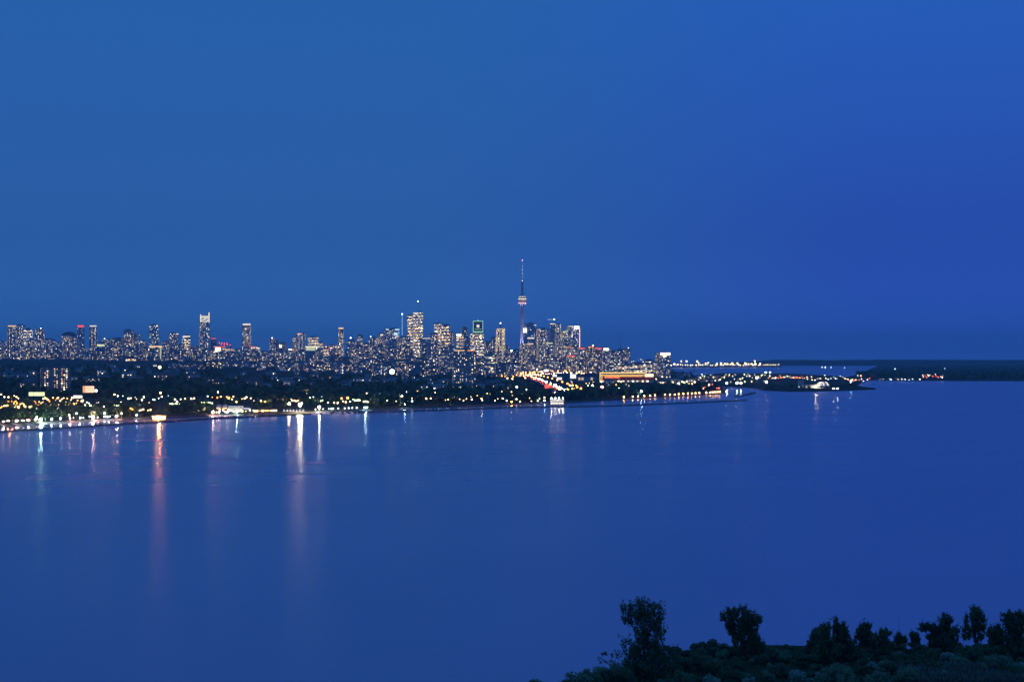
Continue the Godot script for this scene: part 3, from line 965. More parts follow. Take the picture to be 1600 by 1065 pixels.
		[918, 931, 541, 6000, 0.46, 0.55, "scatter", "concrete_dark", {"signs": [[0.5, 0.7, 0.2, 3.0, "dim_orange"]], "beacon": "lamp_white", "beacon_r": 1.8}, "middle of three matching dark condominium towers, with roof lamp"],
		[930, 943, 543, 6000, 0.46, 0.5, "scatter", "concrete_dark", {"signs": [[0.5, 1.0, 0.2, 5.0, "dim_red"]]}, "right of three matching dark condominium towers trimmed red"],
		[941, 954, 544, 6300, 0.40, 0.5, "scatter", "purple_stone", {"signs": [[0.5, 0.95, 0.3, 8.0, "lit_window_1_2"]]}, "mauve condominium tower under a long white lit roof sign"],
		[953, 964, 548, 6500, 0.40, 0.5, "scatter", "concrete", {}, "condominium tower next to the long white roof sign"],
		[963, 976, 546, 6600, 0.40, 0.45, "scatter", "purple_stone", {"spire": 523, "spire_r": 0.8}, "mauve condominium tower with a faint thin mast"],
		[974, 985, 545, 6700, 0.42, 0.5, "scatter", "concrete", {"beacon": "lamp_white", "beacon_r": 1.6}, "last condominium tower at the edge of the city, with roof lamp"],
		[1024, 1048, 551, 4700, 0.40, 0.7, "scatter", "concrete", {"signs": [[0.55, 0.8, 0.2, 7.0, "lit_window_1_2"], [0.5, 0.3, 8.0, 5.0, "lit_window_0_1"]], "turn": 0.3}, "lone apartment tower with bright top by the harbour"],
	]
	for t in T:
		var opt: Dictionary = t[8]
		opt.merge({"lit": t[4], "warm": t[5], "pattern": t[6], "wall": t[7], "group": "towers of the skyline"})
		building(t[0], t[1], t[2], t[3], t[9], opt)
	# green outlined crown on its own tower: frame, lit panel, lamp
	var d := 7480.0
	var cr := thing("crown_lantern", "green outlined lantern box with a pale square, on the broad mauve tower", "lantern", at(747.0, 519.5, d))
	var fr := Shell.new()
	var w := 15.0 / F * d
	var h := 17.5 / F * d
	fr.box(Vector3(0, h * 0.5 + 1.0, 0), Vector3(w * 0.9, h, w * 0.8), M.concrete_dark)
	part("core", fr, cr)
	for e in [[Vector3(-w * 0.5, h * 0.5, 0), Vector3(2.4, h, 2.4)], [Vector3(w * 0.5, h * 0.5, 0), Vector3(2.4, h, 2.4)], [Vector3(0, h, 0), Vector3(w + 2.4, 2.6, 2.4)], [Vector3(0, 2.0, 0), Vector3(w - 2.5, 5.0, 2.4)]]:
		var b := Shell.new()
		b.box(e[0] + Vector3(0, 1.0, w * 0.42), e[1], M.crown_green)
		part("light_bar", b, cr)
	var sq := Shell.new()
	sq.box(Vector3(0, h * 0.58, w * 0.41 + 0.3), Vector3(w * 0.28, h * 0.24, 0.8), M.dim_white)
	sq.box(Vector3(0, h * 0.30, w * 0.41 + 0.3), Vector3(w * 0.7, 1.6, 0.8), M.crown_green)
	part("lit_square_sign", sq, cr)
	var cap := Shell.new()
	cap.lathe([Vector2(4.5, h + 1.2), Vector2(2.0, h + 6.0), Vector2(0.5, h + 9.0)], 8, M.crown_green)
	part("cap_lamp", cap, cr)
	# free-standing lit mast
	var md := 7350.0
	var g := elev(628, md)
	var ms := thing("radio_mast", "thin pale lit mast with a cold lamp at its tip", "mast", Vector3(gx(628.3, md), g, -md))
	var s := Shell.new()
	s.tube(Vector3(0, -2, 0), Vector3(0, gy(491, md) - g, 0), 2.2, 1.6, 8, M.white_paint)
	part("mast_tube", s, ms)
	var st := Shell.new()
	st.box(Vector3(0, (gy(507, md) - g), 2.3), Vector3(1.6, 100.0, 0.5), M.dim_cool)
	part("light_strip", st, ms)
	var tp := Shell.new()
	tp.lathe(ball(3.4, 6), 10, M.lamp_cool, Vector3(0, gy(490.5, md) - g, 0))
	part("beacon_lamp", tp, ms)
	# tower crane with a lit jib above the mauve tower
	var cd := 7380.0
	var cg := gy(505, cd)
	var cn := thing("tower_crane", "tower crane with a lit horizontal jib above the dark mauve tower", "crane", Vector3(gx(866, cd), cg, -cd))
	var mast := Shell.new()
	mast.box(Vector3(0, 8, 0), Vector3(2.2, 20, 2.2), M.steel)
	part("crane_mast", mast, cn)
	var jib := Shell.new()
	jib.box(Vector3(-12, 18.5, 0), Vector3(44, 2.0, 1.8), M.steel)
	var jp := part("jib", jib, cn)
	var jl := Shell.new()
	jl.box(Vector3(-14, 18.5, 1.4), Vector3(38, 1.5, 0.5), M.dim_cool)
	part("light_strip", jl, jp)
	var jb := Shell.new()
	jb.lathe(ball(3.0, 5), 8, M.lamp_white, Vector3(0.5, 19.5, 2.6))
	part("crane_lamp", jb, cn)
	# cranes over the yellow lit block
	for c in [[342, 540, 17.0, -0.2], [360, 543, -20.0, 0.15]]:
		var kd := 7650.0
		var kg := elev(c[0], kd)
		var k := thing("tower_crane", "tower crane strung with red lamps over the yellow lit block", "crane", Vector3(gx(c[0], kd), kg, -kd), 0.0, "red-lamped cranes over the yellow lit block")
		var hh := gy(c[1] - 4.0, kd) - kg
		var km := Shell.new()
		km.box(Vector3(0, hh * 0.5, 0), Vector3(2.4, hh, 2.4), M.red_paint)
		part("crane_mast", km, k)
		var kj := Shell.new()
		kj.tube(Vector3(-c[2] * 0.4, hh - 2, 0), Vector3(c[2] * 2.6, hh + 16.0 * c[3], 0), 1.2, 0.9, 5, M.red_paint)
		part("jib", kj, k)
		for i in 4:
			var lb := Shell.new()
			lb.lathe(ball(1.7, 4), 6, M.lamp_red, Vector3(c[2] * (0.1 + 0.75 * i), hh + 1.5 + 4.6 * c[3] * i, 2))
			part("crane_lamp", lb, k)

# mid-rise fabric of the city: [left, right, count, top readings, distances, lit, warmth, label, group]
func build_midrise() -> void:
	var R := [
		[-20, 130, 22, 540, 556, 6900, 7700, 0.36, 0.5, "scatter", "in the row under the red-crowned tower"],
		[130, 262, 24, 540, 558, 6600, 7600, 0.34, 0.5, "scatter", "in the row under the white-capped slim tower"],
		[255, 400, 24, 543, 560, 6500, 7500, 0.36, 0.55, "scatter", "in the row under the notched-crown tower"],
		[400, 560, 30, 545, 562, 6300, 7400, 0.36, 0.5, "scatter", "in the row under the office tower striped white"],
		[555, 720, 28, 538, 562, 6200, 7200, 0.40, 0.5, "scatter", "in the row under the tall white office tower"],
		[690, 812, 14, 545, 566, 6000, 7000, 0.42, 0.6, "scatter", "in the row under the gilded spire tower"],
		[822, 910, 12, 552, 570, 5800, 6600, 0.46, 0.65, "scatter", "in the row under the lit crane"],
		[340, 480, 20, 562, 578, 4600, 5800, 0.34, 0.45, "scatter", "above the woods behind the white pavilion"],
		[470, 600, 22, 556, 580, 4400, 5800, 0.32, 0.45, "scatter", "above the woods behind the white tents"],
		[590, 700, 22, 560, 582, 4000, 5600, 0.36, 0.5, "scatter", "near the glaring sports floodlight"],
		[740, 812, 10, 566, 580, 4200, 5600, 0.40, 0.6, "scatter", "between the tall apartment slab and expressway"],
		[268, 345, 8, 570, 582, 4400, 5400, 0.36, 0.8, "scatter", "above the woods under the notched-crown tower"],
		[955, 1025, 9, 560, 572, 5200, 6400, 0.40, 0.7, "bands", "behind the orange stadium stand"],
	]
	for q in R:
		for i in q[2]:
			var d: float = rng.randf_range(q[5], q[6])
			var r: float = lerpf(q[0], q[1], (i + rng.randf()) / q[2])
			var wide: float = rng.randf_range(20.0, 46.0) / d * F
			var top: float = rng.randf_range(q[3], q[4])
			var opt := {"lit": q[7] * rng.randf_range(0.5, 1.3), "warm": q[8], "pattern": q[9], "wall": ["concrete", "concrete_dark", "brick", "purple_stone", "concrete"][rng.randi() % 5], "group": "blocks " + q[10], "describe": "block", "name": "city_block"}
			if gy(top, d) - elev(r, d) < 9.0:
				top -= 8.0
			building(r - wide * 0.5, r + wide * 0.5, top, d, q[10], opt)
	# low houses and shops among the trees
	var H := [
		[100, 335, 34, 574, 601, 0.40, 0.6, "among the woods above the billboards"],
		[335, 640, 40, 584, 610, 0.38, 0.5, "in the woods above the lakeside pavilion"],
		[640, 800, 30, 588, 614, 0.40, 0.6, "in the woods near the tall apartment slab"],
		[-10, 62, 12, 578, 612, 0.25, 0.5, "beside the striped apartment slab"],
		[940, 1120, 26, 586, 603, 0.50, 0.75, "by the orange stadium stand"],
	]
	for q in H:
		for i in q[2]:
			var r: float = lerpf(q[0], q[1], (i + rng.randf()) / q[2])
			var foot: float = rng.randf_range(q[3], q[4])
			var d := d_for(r, foot, 0.0)
			var wide: float = rng.randf_range(12.0, 30.0) / d * F
			var hi: float = rng.randf_range(7.0, 15.0) / d * F
			building(r - wide * 0.5, r + wide * 0.5, foot - hi, d, q[7], {"lit": q[5] * rng.randf_range(0.5, 1.3), "warm": q[6], "wall": ["brick", "concrete", "stone_pale"][rng.randi() % 3], "group": "houses " + q[7], "describe": "house", "name": "house", "plain": true})

func billboard(r0: float, r1: float, v0: float, v1: float, d: float, face: String, label: String, panels := 1) -> void:
	var r := (r0 + r1) * 0.5
	var g := elev(r, d)
	var o := thing("billboard", label, "billboard", Vector3(gx(r, d), g, -d))
	var w := (r1 - r0) / F * d
	var y0 := gy(v1, d) - g
	var y1 := gy(v0, d) - g
	var fr := Shell.new()
	fr.box(Vector3(0, (y0 + y1) * 0.5, -0.5), Vector3(w + 0.8, y1 - y0 + 0.8, 0.8), M.dark_steel)
	part("frame", fr, o)
	for sx in [-0.3, 0.3]:
		var p := Shell.new()
		p.tube(Vector3(w * sx, -1, -0.5), Vector3(w * sx, y0, -0.5), 0.4, 0.4, 6, M.dark_steel)
		part("post", p, o)
	var s := Shell.new()
	if panels == 1:
		s.box(Vector3(0, (y0 + y1) * 0.5, 0.05), Vector3(w, y1 - y0, 0.3), M[face])
	elif panels == 2:
		s.box(Vector3(-w * 0.34, (y0 + y1) * 0.5, 0.05), Vector3(w * 0.30, y1 - y0, 0.3), M[face])
		s.box(Vector3(w * 0.165, (y0 + y1) * 0.5, 0.05), Vector3(w * 0.67, y1 - y0, 0.3), M[face])
	else:
		s.box(Vector3(0, (y0 + y1) * 0.5, 0.05), Vector3(w, y1 - y0, 0.3), M[face])
		s.box(Vector3(-w * 0.38, (y0 + y1) * 0.5, 0.25), Vector3(w * 0.2, (y1 - y0) * 0.94, 0.3), M.dim_orange)
		s.box(Vector3(w * 0.1, y1 - (y1 - y0) * 0.3, 0.25), Vector3(w * 0.6, (y1 - y0) * 0.08, 0.3), M.dim_orange)
		s.box(Vector3(w * 0.12, y1 - (y1 - y0) * 0.62, 0.25), Vector3(w * 0.5, (y1 - y0) * 0.06, 0.3), M.dim_orange)
	part("lit_screen", s, o)
	var l := AreaLight3D.new()
	l.name = "screen_light"
	l.light_color = M[face].emission
	l.light_energy = w * (y1 - y0) * 0.12
	l.area_size = Vector2(w, y1 - y0)
	l.area_range = 200.0
	l.shadow_enabled = true
	o.add_child(l, true)
	l.position = Vector3(0, (y0 + y1) * 0.5, 0.9)
	l.rotation.y = PI

func build_landmarks() -> void:
	# apartment slab with three warm window stripes, close to the shore road
	building(64, 109, 573, 2350, "dark apartment slab with three stripes of warm windows", {"lit": 0.75, "warm": 0.95, "wall": "concrete_dark", "turn": 0.03, "ratio": 0.3, "lit_columns": [[0.07, 0.28], [0.38, 0.60], [0.70, 0.93]], "name": "apartment_slab"})
	# tall twin slab
	building(707, 740, 547, 2950, "tall apartment slab with blue-grey piers and a lit roofline", {"lit": 0.30, "warm": 0.7, "wall": "concrete", "turn": 0.10, "ratio": 0.4, "signs": [[0.3, 0.5, -0.2, 1.6, "dim_warm"], [0.85, 0.3, -0.2, 2.0, "dim_orange"]], "name": "apartment_slab"})
	building(739, 744, 551, 2990, "narrow wing behind the tall apartment slab with blue-grey piers", {"lit": 0.6, "warm": 0.6, "wall": "stone_pale", "turn": 0.05, "name": "apartment_slab"})
	building(756, 777, 553, 4600, "blue flat slab block left of the expressway", {"lit": 0.26, "warm": 0.5, "wall": "concrete", "turn": -0.1, "name": "apartment_slab", "pattern": "bands"})
	# domed hall
	building(196, 212, 556, 6600, "round-roofed hall glowing amber in the woods", {"lit": 0.9, "warm": 0.95, "wall": "brick", "crown": "dome", "name": "domed_hall", "pattern": "bands"})
	# billboards
	billboard(129, 146.5, 603, 613, 2150, "screen_warm", "large orange-rimmed lit billboard right of the dark apartment slab", 3)
	billboard(44, 69, 612.4, 618.4, 2050, "screen_yellow", "long pale yellow lit sign in two panels left of the apartment slab", 2)
	billboard(114, 128, 617.5, 621.8, 2020, "screen_white", "small white lit sign between the apartment slab and the large billboard")
	billboard(238, 252, 597.5, 600.5, 3000, "dim_pink", "thin pink lit sign over the dark woods")
	billboard(850, 857.5, 577, 580.5, 4800, "screen_white", "lit sign on a tall pylon beside the expressway")
	billboard(863.5, 870, 585, 588.5, 3900, "screen_white", "higher of two white signs right of the expressway")
	billboard(870, 878, 589.5, 593, 3700, "screen_white", "lower of two white signs right of the expressway")
	billboard(891, 900, 584.5, 591, 3800, "screen_white", "tall white lit sign near the blue-roofed hall")
	billboard(851, 862, 600, 606.5, 2900, "dim_red", "red lit sign under the expressway")
	# blue-roofed hall
	hall(903, 932, 583, 596, "blue-roofed exhibition hall left of the orange stadium stand", "blue_roof", "lit_window_0_0")
	hall(1020, 1062, 593, 600, "long grey shed with a lit front by the lone apartment tower", "concrete_dark", "lit_window_0_1")
	hall(948, 990, 574, 580, "long low hall with an orange-lit eave behind the stadium stand", "concrete", "lit_window_3_1")
	stadium()
	pavilion()
	excursion_boat(248.5, 656.8, lk(657.2), 25.0, "round-ended excursion boat lit amber along its deck, moored by the breakwater", true)
	excursion_boat(15.5, 673.0, lk(673.4), 9.5, "small boat with an amber-lit cabin inside the breakwater", false)
	boathouse()
	tents()
	marina()
	dome()
	tower_light(893, 602, 594, 3300, "short white floodlit tower by the expressway")

func hall(r0: float, r1: float, v0: float, v1: float, label: String, roof: String, lit: String) -> void:
	var r := (r0 + r1) * 0.5
	var d := d_for(r, v1, 0.0)
	var g := elev(r, d)
	var w := (r1 - r0) / F * d
	var h := (v1 - v0) / F * d
	var o := thing("exhibition_hall", label, "hall", Vector3(gx(r, d), g, -d))
	var s := Shell.new()
	s.box(Vector3(0, h * 0.3 - 1, -w * 0.2), Vector3(w, h * 0.6 + 2, w * 0.4), M.concrete)
	part("wall", s, o)
	var rf := Shell.new()
	for k in 8:
		var t0 := float(k) / 8
		var t1 := float(k + 1) / 8
		var y0 := h * (0.6 + 0.4 * sin(PI * t0))
		var y1 := h * (0.6 + 0.4 * sin(PI * t1))
		var x0 := -w * 0.52 + w * 1.04 * t0
		var x1 := -w * 0.52 + w * 1.04 * t1
		rf.quad(Vector3(x0, y0, 0.6), Vector3(x1, y1, 0.6), Vector3(x1, y1, -w * 0.42), Vector3(x0, y0, -w * 0.42), Vector3(0, 1, 0), M[roof])
		rf.quad(Vector3(x0, y0, 0.6), Vector3(x1, y1, 0.6), Vector3(x1, h * 0.58, 0.6), Vector3(x0, h * 0.58, 0.6), Vector3(0, 0, 1), M[roof])
	part("roof", rf, o)
	var n := int(w / 7.0)
	for k in n:
		if rng.randf() < 0.25:
			continue
		var wn := Shell.new()
		wn.box(Vector3(-w * 0.5 + w * (k + 0.5) / n, h * 0.34, 0.15), Vector3(w / n * 0.7, h * 0.30, 0.3), M[lit])
		part("lit_window", wn, o)

func stadium() -> void:
	var d := 3900.0
	var g := elev(975, d)
	var o := thing("stadium_stand", "long stadium stand outlined in yellow light with orange tiers", "stadium", Vector3(gx(979, d), g, -d))
	var w := 84.0 / F * d
	var h := gy(582.5, d) - g
	var b := Shell.new()
	b.box(Vector3(0, h * 0.42, -12), Vector3(w, h * 0.84 + 2, 18), M.concrete)
	part("back_wall", b, o)
	var rf := Shell.new()
	rf.box(Vector3(0, h, -6), Vector3(w, 1.4, 26), M.white_paint)
	part("roof", rf, o)
	for k in 6:
		var t := Shell.new()
		t.box(Vector3(0, h * 0.28 + k * h * 0.055, 3.0 - k * 1.7), Vector3(w * 0.98, h * 0.055, 1.8), M.red_paint)
		part("seating_tier", t, o)
	for k in 9:
		var p := Shell.new()
		p.tube(Vector3(-w * 0.49 + w * 0.98 * k / 8.0, -1, 6), Vector3(-w * 0.49 + w * 0.98 * k / 8.0, h, 6), 0.7, 0.6, 6, M.white_paint)
		part("column", p, o)
	# light strips: roof edge, lower edge, left end, and orange panels glowing in place of lamp-lit seats
	for e in [[Vector3(-w * 0.08, h + 0.3, 7.3), Vector3(w * 0.84, 2.4, 0.5), "lit_strip", "y"], [Vector3(-w * 0.08, h - 6.0, 7.0), Vector3(w * 0.84, 1.4, 0.5), "lit_strip", "y"], [Vector3(-w * 0.495, h * 0.45, 7.2), Vector3(1.6, h * 1.05, 0.5), "lit_strip", "y"], [Vector3(-w * 0.46, h * 0.40, 7.2), Vector3(1.4, h * 0.95, 0.5), "lit_strip", "y"], [Vector3(-w * 0.27, h - 9.6, 6.0), Vector3(w * 0.28, 6.5, 0.5), "seat_glow_panel", "o"], [Vector3(w * 0.08, h - 8.0, 4.0), Vector3(w * 0.42, 3.2, 0.5), "seat_glow_panel", "a"], [Vector3(w * 0.42, h - 6.0, 6.5), Vector3(w * 0.16, 7.5, 0.5), "lit_window", "w"]]:
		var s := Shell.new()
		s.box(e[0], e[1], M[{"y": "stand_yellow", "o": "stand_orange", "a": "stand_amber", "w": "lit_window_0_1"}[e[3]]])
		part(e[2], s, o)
	for k in 10:
		var s := Shell.new()
		s.box(Vector3(-w * 0.42 + k * w * 0.09, h * 0.12, 5.0), Vector3(w * rng.randf_range(0.02, 0.06), h * 0.12, 0.6), M["lit_window_%d_%d" % [rng.randi() % 2, 1 + rng.randi() % 2]])
		part("lit_window", s, o)

func pavilion() -> void:
	var d := 1800.0
	var g := elev(366, d)
	var o := thing("lakeside_pavilion", "white lakeside pavilion with a floodlit facade and arched openings", "pavilion", Vector3(gx(366.5, d), g, -d))
	var w := 21.0 / F * d
	var h := gy(635, d) - g
	var s := Shell.new()
	s.box(Vector3(0, h * 0.5 - 1, -7), Vector3(w, h + 2, 14), M.white_paint)
	s.box(Vector3(0, h + 0.4, -7), Vector3(w + 0.8, 0.8, 14.8), M.white_paint)
	part("wall", s, o)
	for k in 7:
		var a := Shell.new()
		var x := -w * 0.44 + w * 0.88 * k / 6.0
		a.box(Vector3(x, h * 0.36, 0.1), Vector3(w * 0.085, h * 0.5, 0.3), M.lit_window_1_0)
		a.lathe([Vector2(w * 0.042, 0), Vector2(w * 0.03, w * 0.03), Vector2(0, w * 0.042)], 10, M.lit_window_1_0, Vector3(x, h * 0.61, 0.1), 1.0, 0.12)
		part("lit_window", a, o)
	for k in 5:
		var fx := Shell.new()
		fx.lathe(ball(0.35, 4), 6, M.lamp_white, Vector3(-w * 0.45 + w * 0.225 * k, 0.8, 6.0))
		part("flood_lamp", fx, o)
	var l := AreaLight3D.new()
	l.name = "facade_flood_light"
	l.light_color = M.lamp_white.emission
	l.light_energy = 30.0
	l.area_size = Vector2(w, 1.0)
	l.shadow_enabled = true
	o.add_child(l, true)
	l.position = Vector3(0, 1.6, 6.0)
	l.rotation = Vector3(0.5, 0, 0)
	hall(378, 391, 633.5, 640.5, "blue-roofed shed beside the white lakeside pavilion", "blue_roof", "lit_window_2_0")
	# two domed canvas shelters left of it
	for c in [[342, 9.0, "bulging canvas shelter lit from within, farther from the white pavilion"], [351.5, 9.0, "bulging canvas shelter lit from within, next to the white pavilion"]]:
		var dd := 1850.0
		var gg := elev(c[0], dd)
		var t := thing("canvas_shelter", c[2], "shelter", Vector3(gx(c[0], dd), gg, -dd))
		var ww: float = c[1] / F * dd
		var hh := gy(631.5, dd) - gg
		var cs := Shell.new()
		cs.lathe([Vector2(0.5, -1), Vector2(0.5, hh * 0.45), Vector2(0.44, hh * 0.7), Vector2(0.3, hh * 0.9), Vector2(0.0, hh)], 14, M.canvas, Vector3.ZERO, ww, ww)
		part("canvas", cs, t)
		var li := Shell.new()
		li.box(Vector3(0, hh * 0.25, ww * 0.5 + 0.1), Vector3(ww * 0.7, hh * 0.22, 0.3), M.lit_window_3_1)
		part("lit_window", li, t)

func excursion_boat(r: float, v: float, d: float, wide_r: float, label: String, big: bool) -> void:
	var o := thing("excursion_boat", label, "boat", Vector3(gx(r, d), 0.05, -d))
	var w := wide_r / F * d
	var hu := Shell.new()
	var bow := 0.5
	var prof := []
	for k in 9:
		var t := float(k) / 8.0
		var x := lerpf(-bow, bow, t) * w
		var half := w * 0.16 * pow(maxf(0.02, 1.0 - pow(absf(t * 2 - 1), 3.0)), 0.6)
		prof.append([x, half])
	var hh := w * 0.07
	for k in 8:
		var a = prof[k]
		var b = prof[k + 1]
		for sg in [-1.0, 1.0]:
			hu.quad(Vector3(a[0] * 0.95, -0.5, a[1] * sg * 0.8), Vector3(b[0] * 0.95, -0.5, b[1] * sg * 0.8), Vector3(b[0], hh, b[1] * sg), Vector3(a[0], hh, a[1] * sg), Vector3(0, 0, sg), M.hull_dark)
		hu.quad(Vector3(a[0], hh, a[1]), Vector3(b[0], hh, b[1]), Vector3(b[0], hh, -b[1]), Vector3(a[0], hh, -a[1]), Vector3.UP, M.slab)
	part("hull", hu, o)
	var cab := Shell.new()
	var ch := w * 0.16
	cab.box(Vector3(0, hh + ch * 0.5, 0), Vector3(w * 0.78, ch, w * 0.18), M.white_paint)
	part("cabin", cab, o)
	var rf := Shell.new()
	rf.box(Vector3(0, hh + ch + 0.15, 0), Vector3(w * 0.86, 0.3, w * 0.22), M.white_paint)
	part("roof", rf, o)
	var n := 11 if big else 4
	for k in n:
		var s := Shell.new()
		s.box(Vector3(-w * 0.36 + w * 0.72 * k / (n - 1), hh + ch * 0.5, w * 0.091), Vector3(w * 0.5 / n, ch * 0.62, 0.12), M["boat_amber"])
		part("lit_window", s, o)
	for k in (8 if big else 2):
		var s := Shell.new()
		s.lathe(ball(0.55 if big else 0.4, 5), 8, M.lamp_orange if k % 3 else M.lamp_warm, Vector3(-w * 0.40 + w * 0.80 * k / (7.0 if big else 1.0), hh + ch + 1.0, w * 0.10))
		part("deck_lamp", s, o)
	var l := OmniLight3D.new()
	l.name = "deck_light"
	l.light_color = lin(1, 0.40, 0.10)
	l.light_energy = 1300.0 if big else 40.0
	l.light_size = 0.8
	l.omni_range = 300
	l.omni_attenuation = 2.0
	l.shadow_enabled = true
	o.add_child(l, true)
	l.position = Vector3(0, hh + ch + 1.8, w * 0.2)

func boathouse() -> void:
	var d := 2110.0
	var g := elev(870, d)
	var o := thing("boathouse", "low boathouse glaring with white floodlights at the water", "building", Vector3(gx(870.5, d), g, -d))
	var w := 21.0 / F * d
	var s := Shell.new()
	s.box(Vector3(0, 2.0, -5), Vector3(w, 6.0, 10), M.concrete)
	part("wall", s, o)
	var rf := Shell.new()
	rf.quad(Vector3(-w * 0.53, 4.8, 0.8), Vector3(w * 0.53, 4.8, 0.8), Vector3(w * 0.53, 7.6, -5), Vector3(-w * 0.53, 7.6, -5), Vector3(0, 0.8, 0.5), M.concrete_dark)
	rf.quad(Vector3(-w * 0.53, 4.8, -10.8), Vector3(w * 0.53, 4.8, -10.8), Vector3(w * 0.53, 7.6, -5), Vector3(-w * 0.53, 7.6, -5), Vector3(0, 0.8, -0.5), M.concrete_dark)
	part("roof", rf, o)
	for k in 4:
		var f := Shell.new()
		f.lathe(ball(0.6, 5), 8, M.flood_white, Vector3(-w * 0.42 + w * 0.28 * k, 9.0, 1.0))
		f.tube(Vector3(-w * 0.42 + w * 0.28 * k, 4.0, 1.0), Vector3(-w * 0.42 + w * 0.28 * k, 8.4, 1.0), 0.12, 0.1, 6, M.steel)
		part("flood_lamp", f, o)
		var l := OmniLight3D.new()
		l.name = "flood_light"
		l.light_color = M.lamp_white.emission
		l.light_energy = 20.0
		l.light_size = 0.6
		l.omni_range = 300
		l.omni_attenuation = 2.0
		l.shadow_enabled = true
		o.add_child(l, true)
		l.position = Vector3(-w * 0.42 + w * 0.28 * k, 8.6, 2.0)
	for k in 5:
		var wn := Shell.new()
		wn.box(Vector3(-w * 0.4 + w * 0.2 * k, 2.2, 0.1), Vector3(w * 0.12, 2.2, 0.25), M.lit_window_1_1)
		part("lit_window", wn, o)

func tents() -> void:
	for k in 7:
		var r := 443.5 + k * 5.0
		var d := 1800.0
		var g := elev(r, d)
		var o := thing("event_tent", "white peaked tent in the row on the waterfront", "tent", Vector3(gx(r, d), g, -d), 0.0, "white tents on the waterfront")
		var s := Shell.new()
		s.lathe([Vector2(2.0, 2.3), Vector2(1.1, 2.9), Vector2(0.4, 4.0), Vector2(0.0, 4.8)], 8, M.canvas)
		part("canopy", s, o)
		for q in 4:
			var p := Shell.new()
			p.tube(Vector3(1.4 * (1 if q % 2 else -1), -0.5, 1.4 * (1 if q > 1 else -1)), Vector3(1.4 * (1 if q % 2 else -1), 2.4, 1.4 * (1 if q > 1 else -1)), 0.07, 0.07, 5, M.steel)
			part("leg", p, o)
		var b := Shell.new()
		b.lathe(ball(0.35, 4), 6, M.lamp_white, Vector3(0, 1.9, 0.6))
		part("lamp_bulb", b, o)

func marina() -> void:
	for q in [[334, 398, 649.2, 9], [485, 560, 643.2, 9], [664, 700, 640.0, 6]]:
		for k in q[3]:
			var r: float = lerpf(q[0], q[1], (k + rng.randf_range(0.2, 0.8)) / q[3])
			var d := LAKE_K / (curve(SHORE, r) + 2.2 - LEVEL) 
			var where: String = {334: "by the white pavilion", 485: "past the row of white tents", 664: "under the dark lakeside trees"}[int(q[0])]
			var o := thing("moored_boat", "small white moored boat with a mast " + where, "boat", Vector3(gx(r, d), 0.05, -d), rng.randf_range(0.2, 1.2), "boats moored " + where)
			var h := Shell.new()
			for i in 6:
				var t0 := i / 6.0
				var t1 := (i + 1) / 6.0
				var b0 := 1.25 * sqrt(maxf(0.0, 1.0 - pow(t0, 2.6)))
				var b1 := 1.25 * sqrt(maxf(0.0, 1.0 - pow(t1, 2.6)))
				var z0 := 4.2 - 8.4 * t0
				var z1 := 4.2 - 8.4 * t1
				for sg in [-1.0, 1.0]:
					h.quad(Vector3(b0 * sg, 1.0, z0), Vector3(b1 * sg, 1.0, z1), Vector3(b1 * sg * 0.6, -0.4, z1 * 0.92), Vector3(b0 * sg * 0.6, -0.4, z0 * 0.92), Vector3(sg, 0.2, 0).normalized(), M.white_paint)
				h.quad(Vector3(b0, 1.0, z0), Vector3(b1, 1.0, z1), Vector3(-b1, 1.0, z1), Vector3(-b0, 1.0, z0), Vector3.UP, M.white_paint)
			part("hull", h, o)
			var c := Shell.new()
			c.box(Vector3(0, 1.4, 0.4), Vector3(1.5, 0.8, 3.2), M.white_paint)
			part("cabin", c, o)
			var m := Shell.new()
			m.tube(Vector3(0, 1.0, -0.8), Vector3(0, 10.5, -0.8), 0.09, 0.05, 5, M.steel)
			part("mast", m, o)

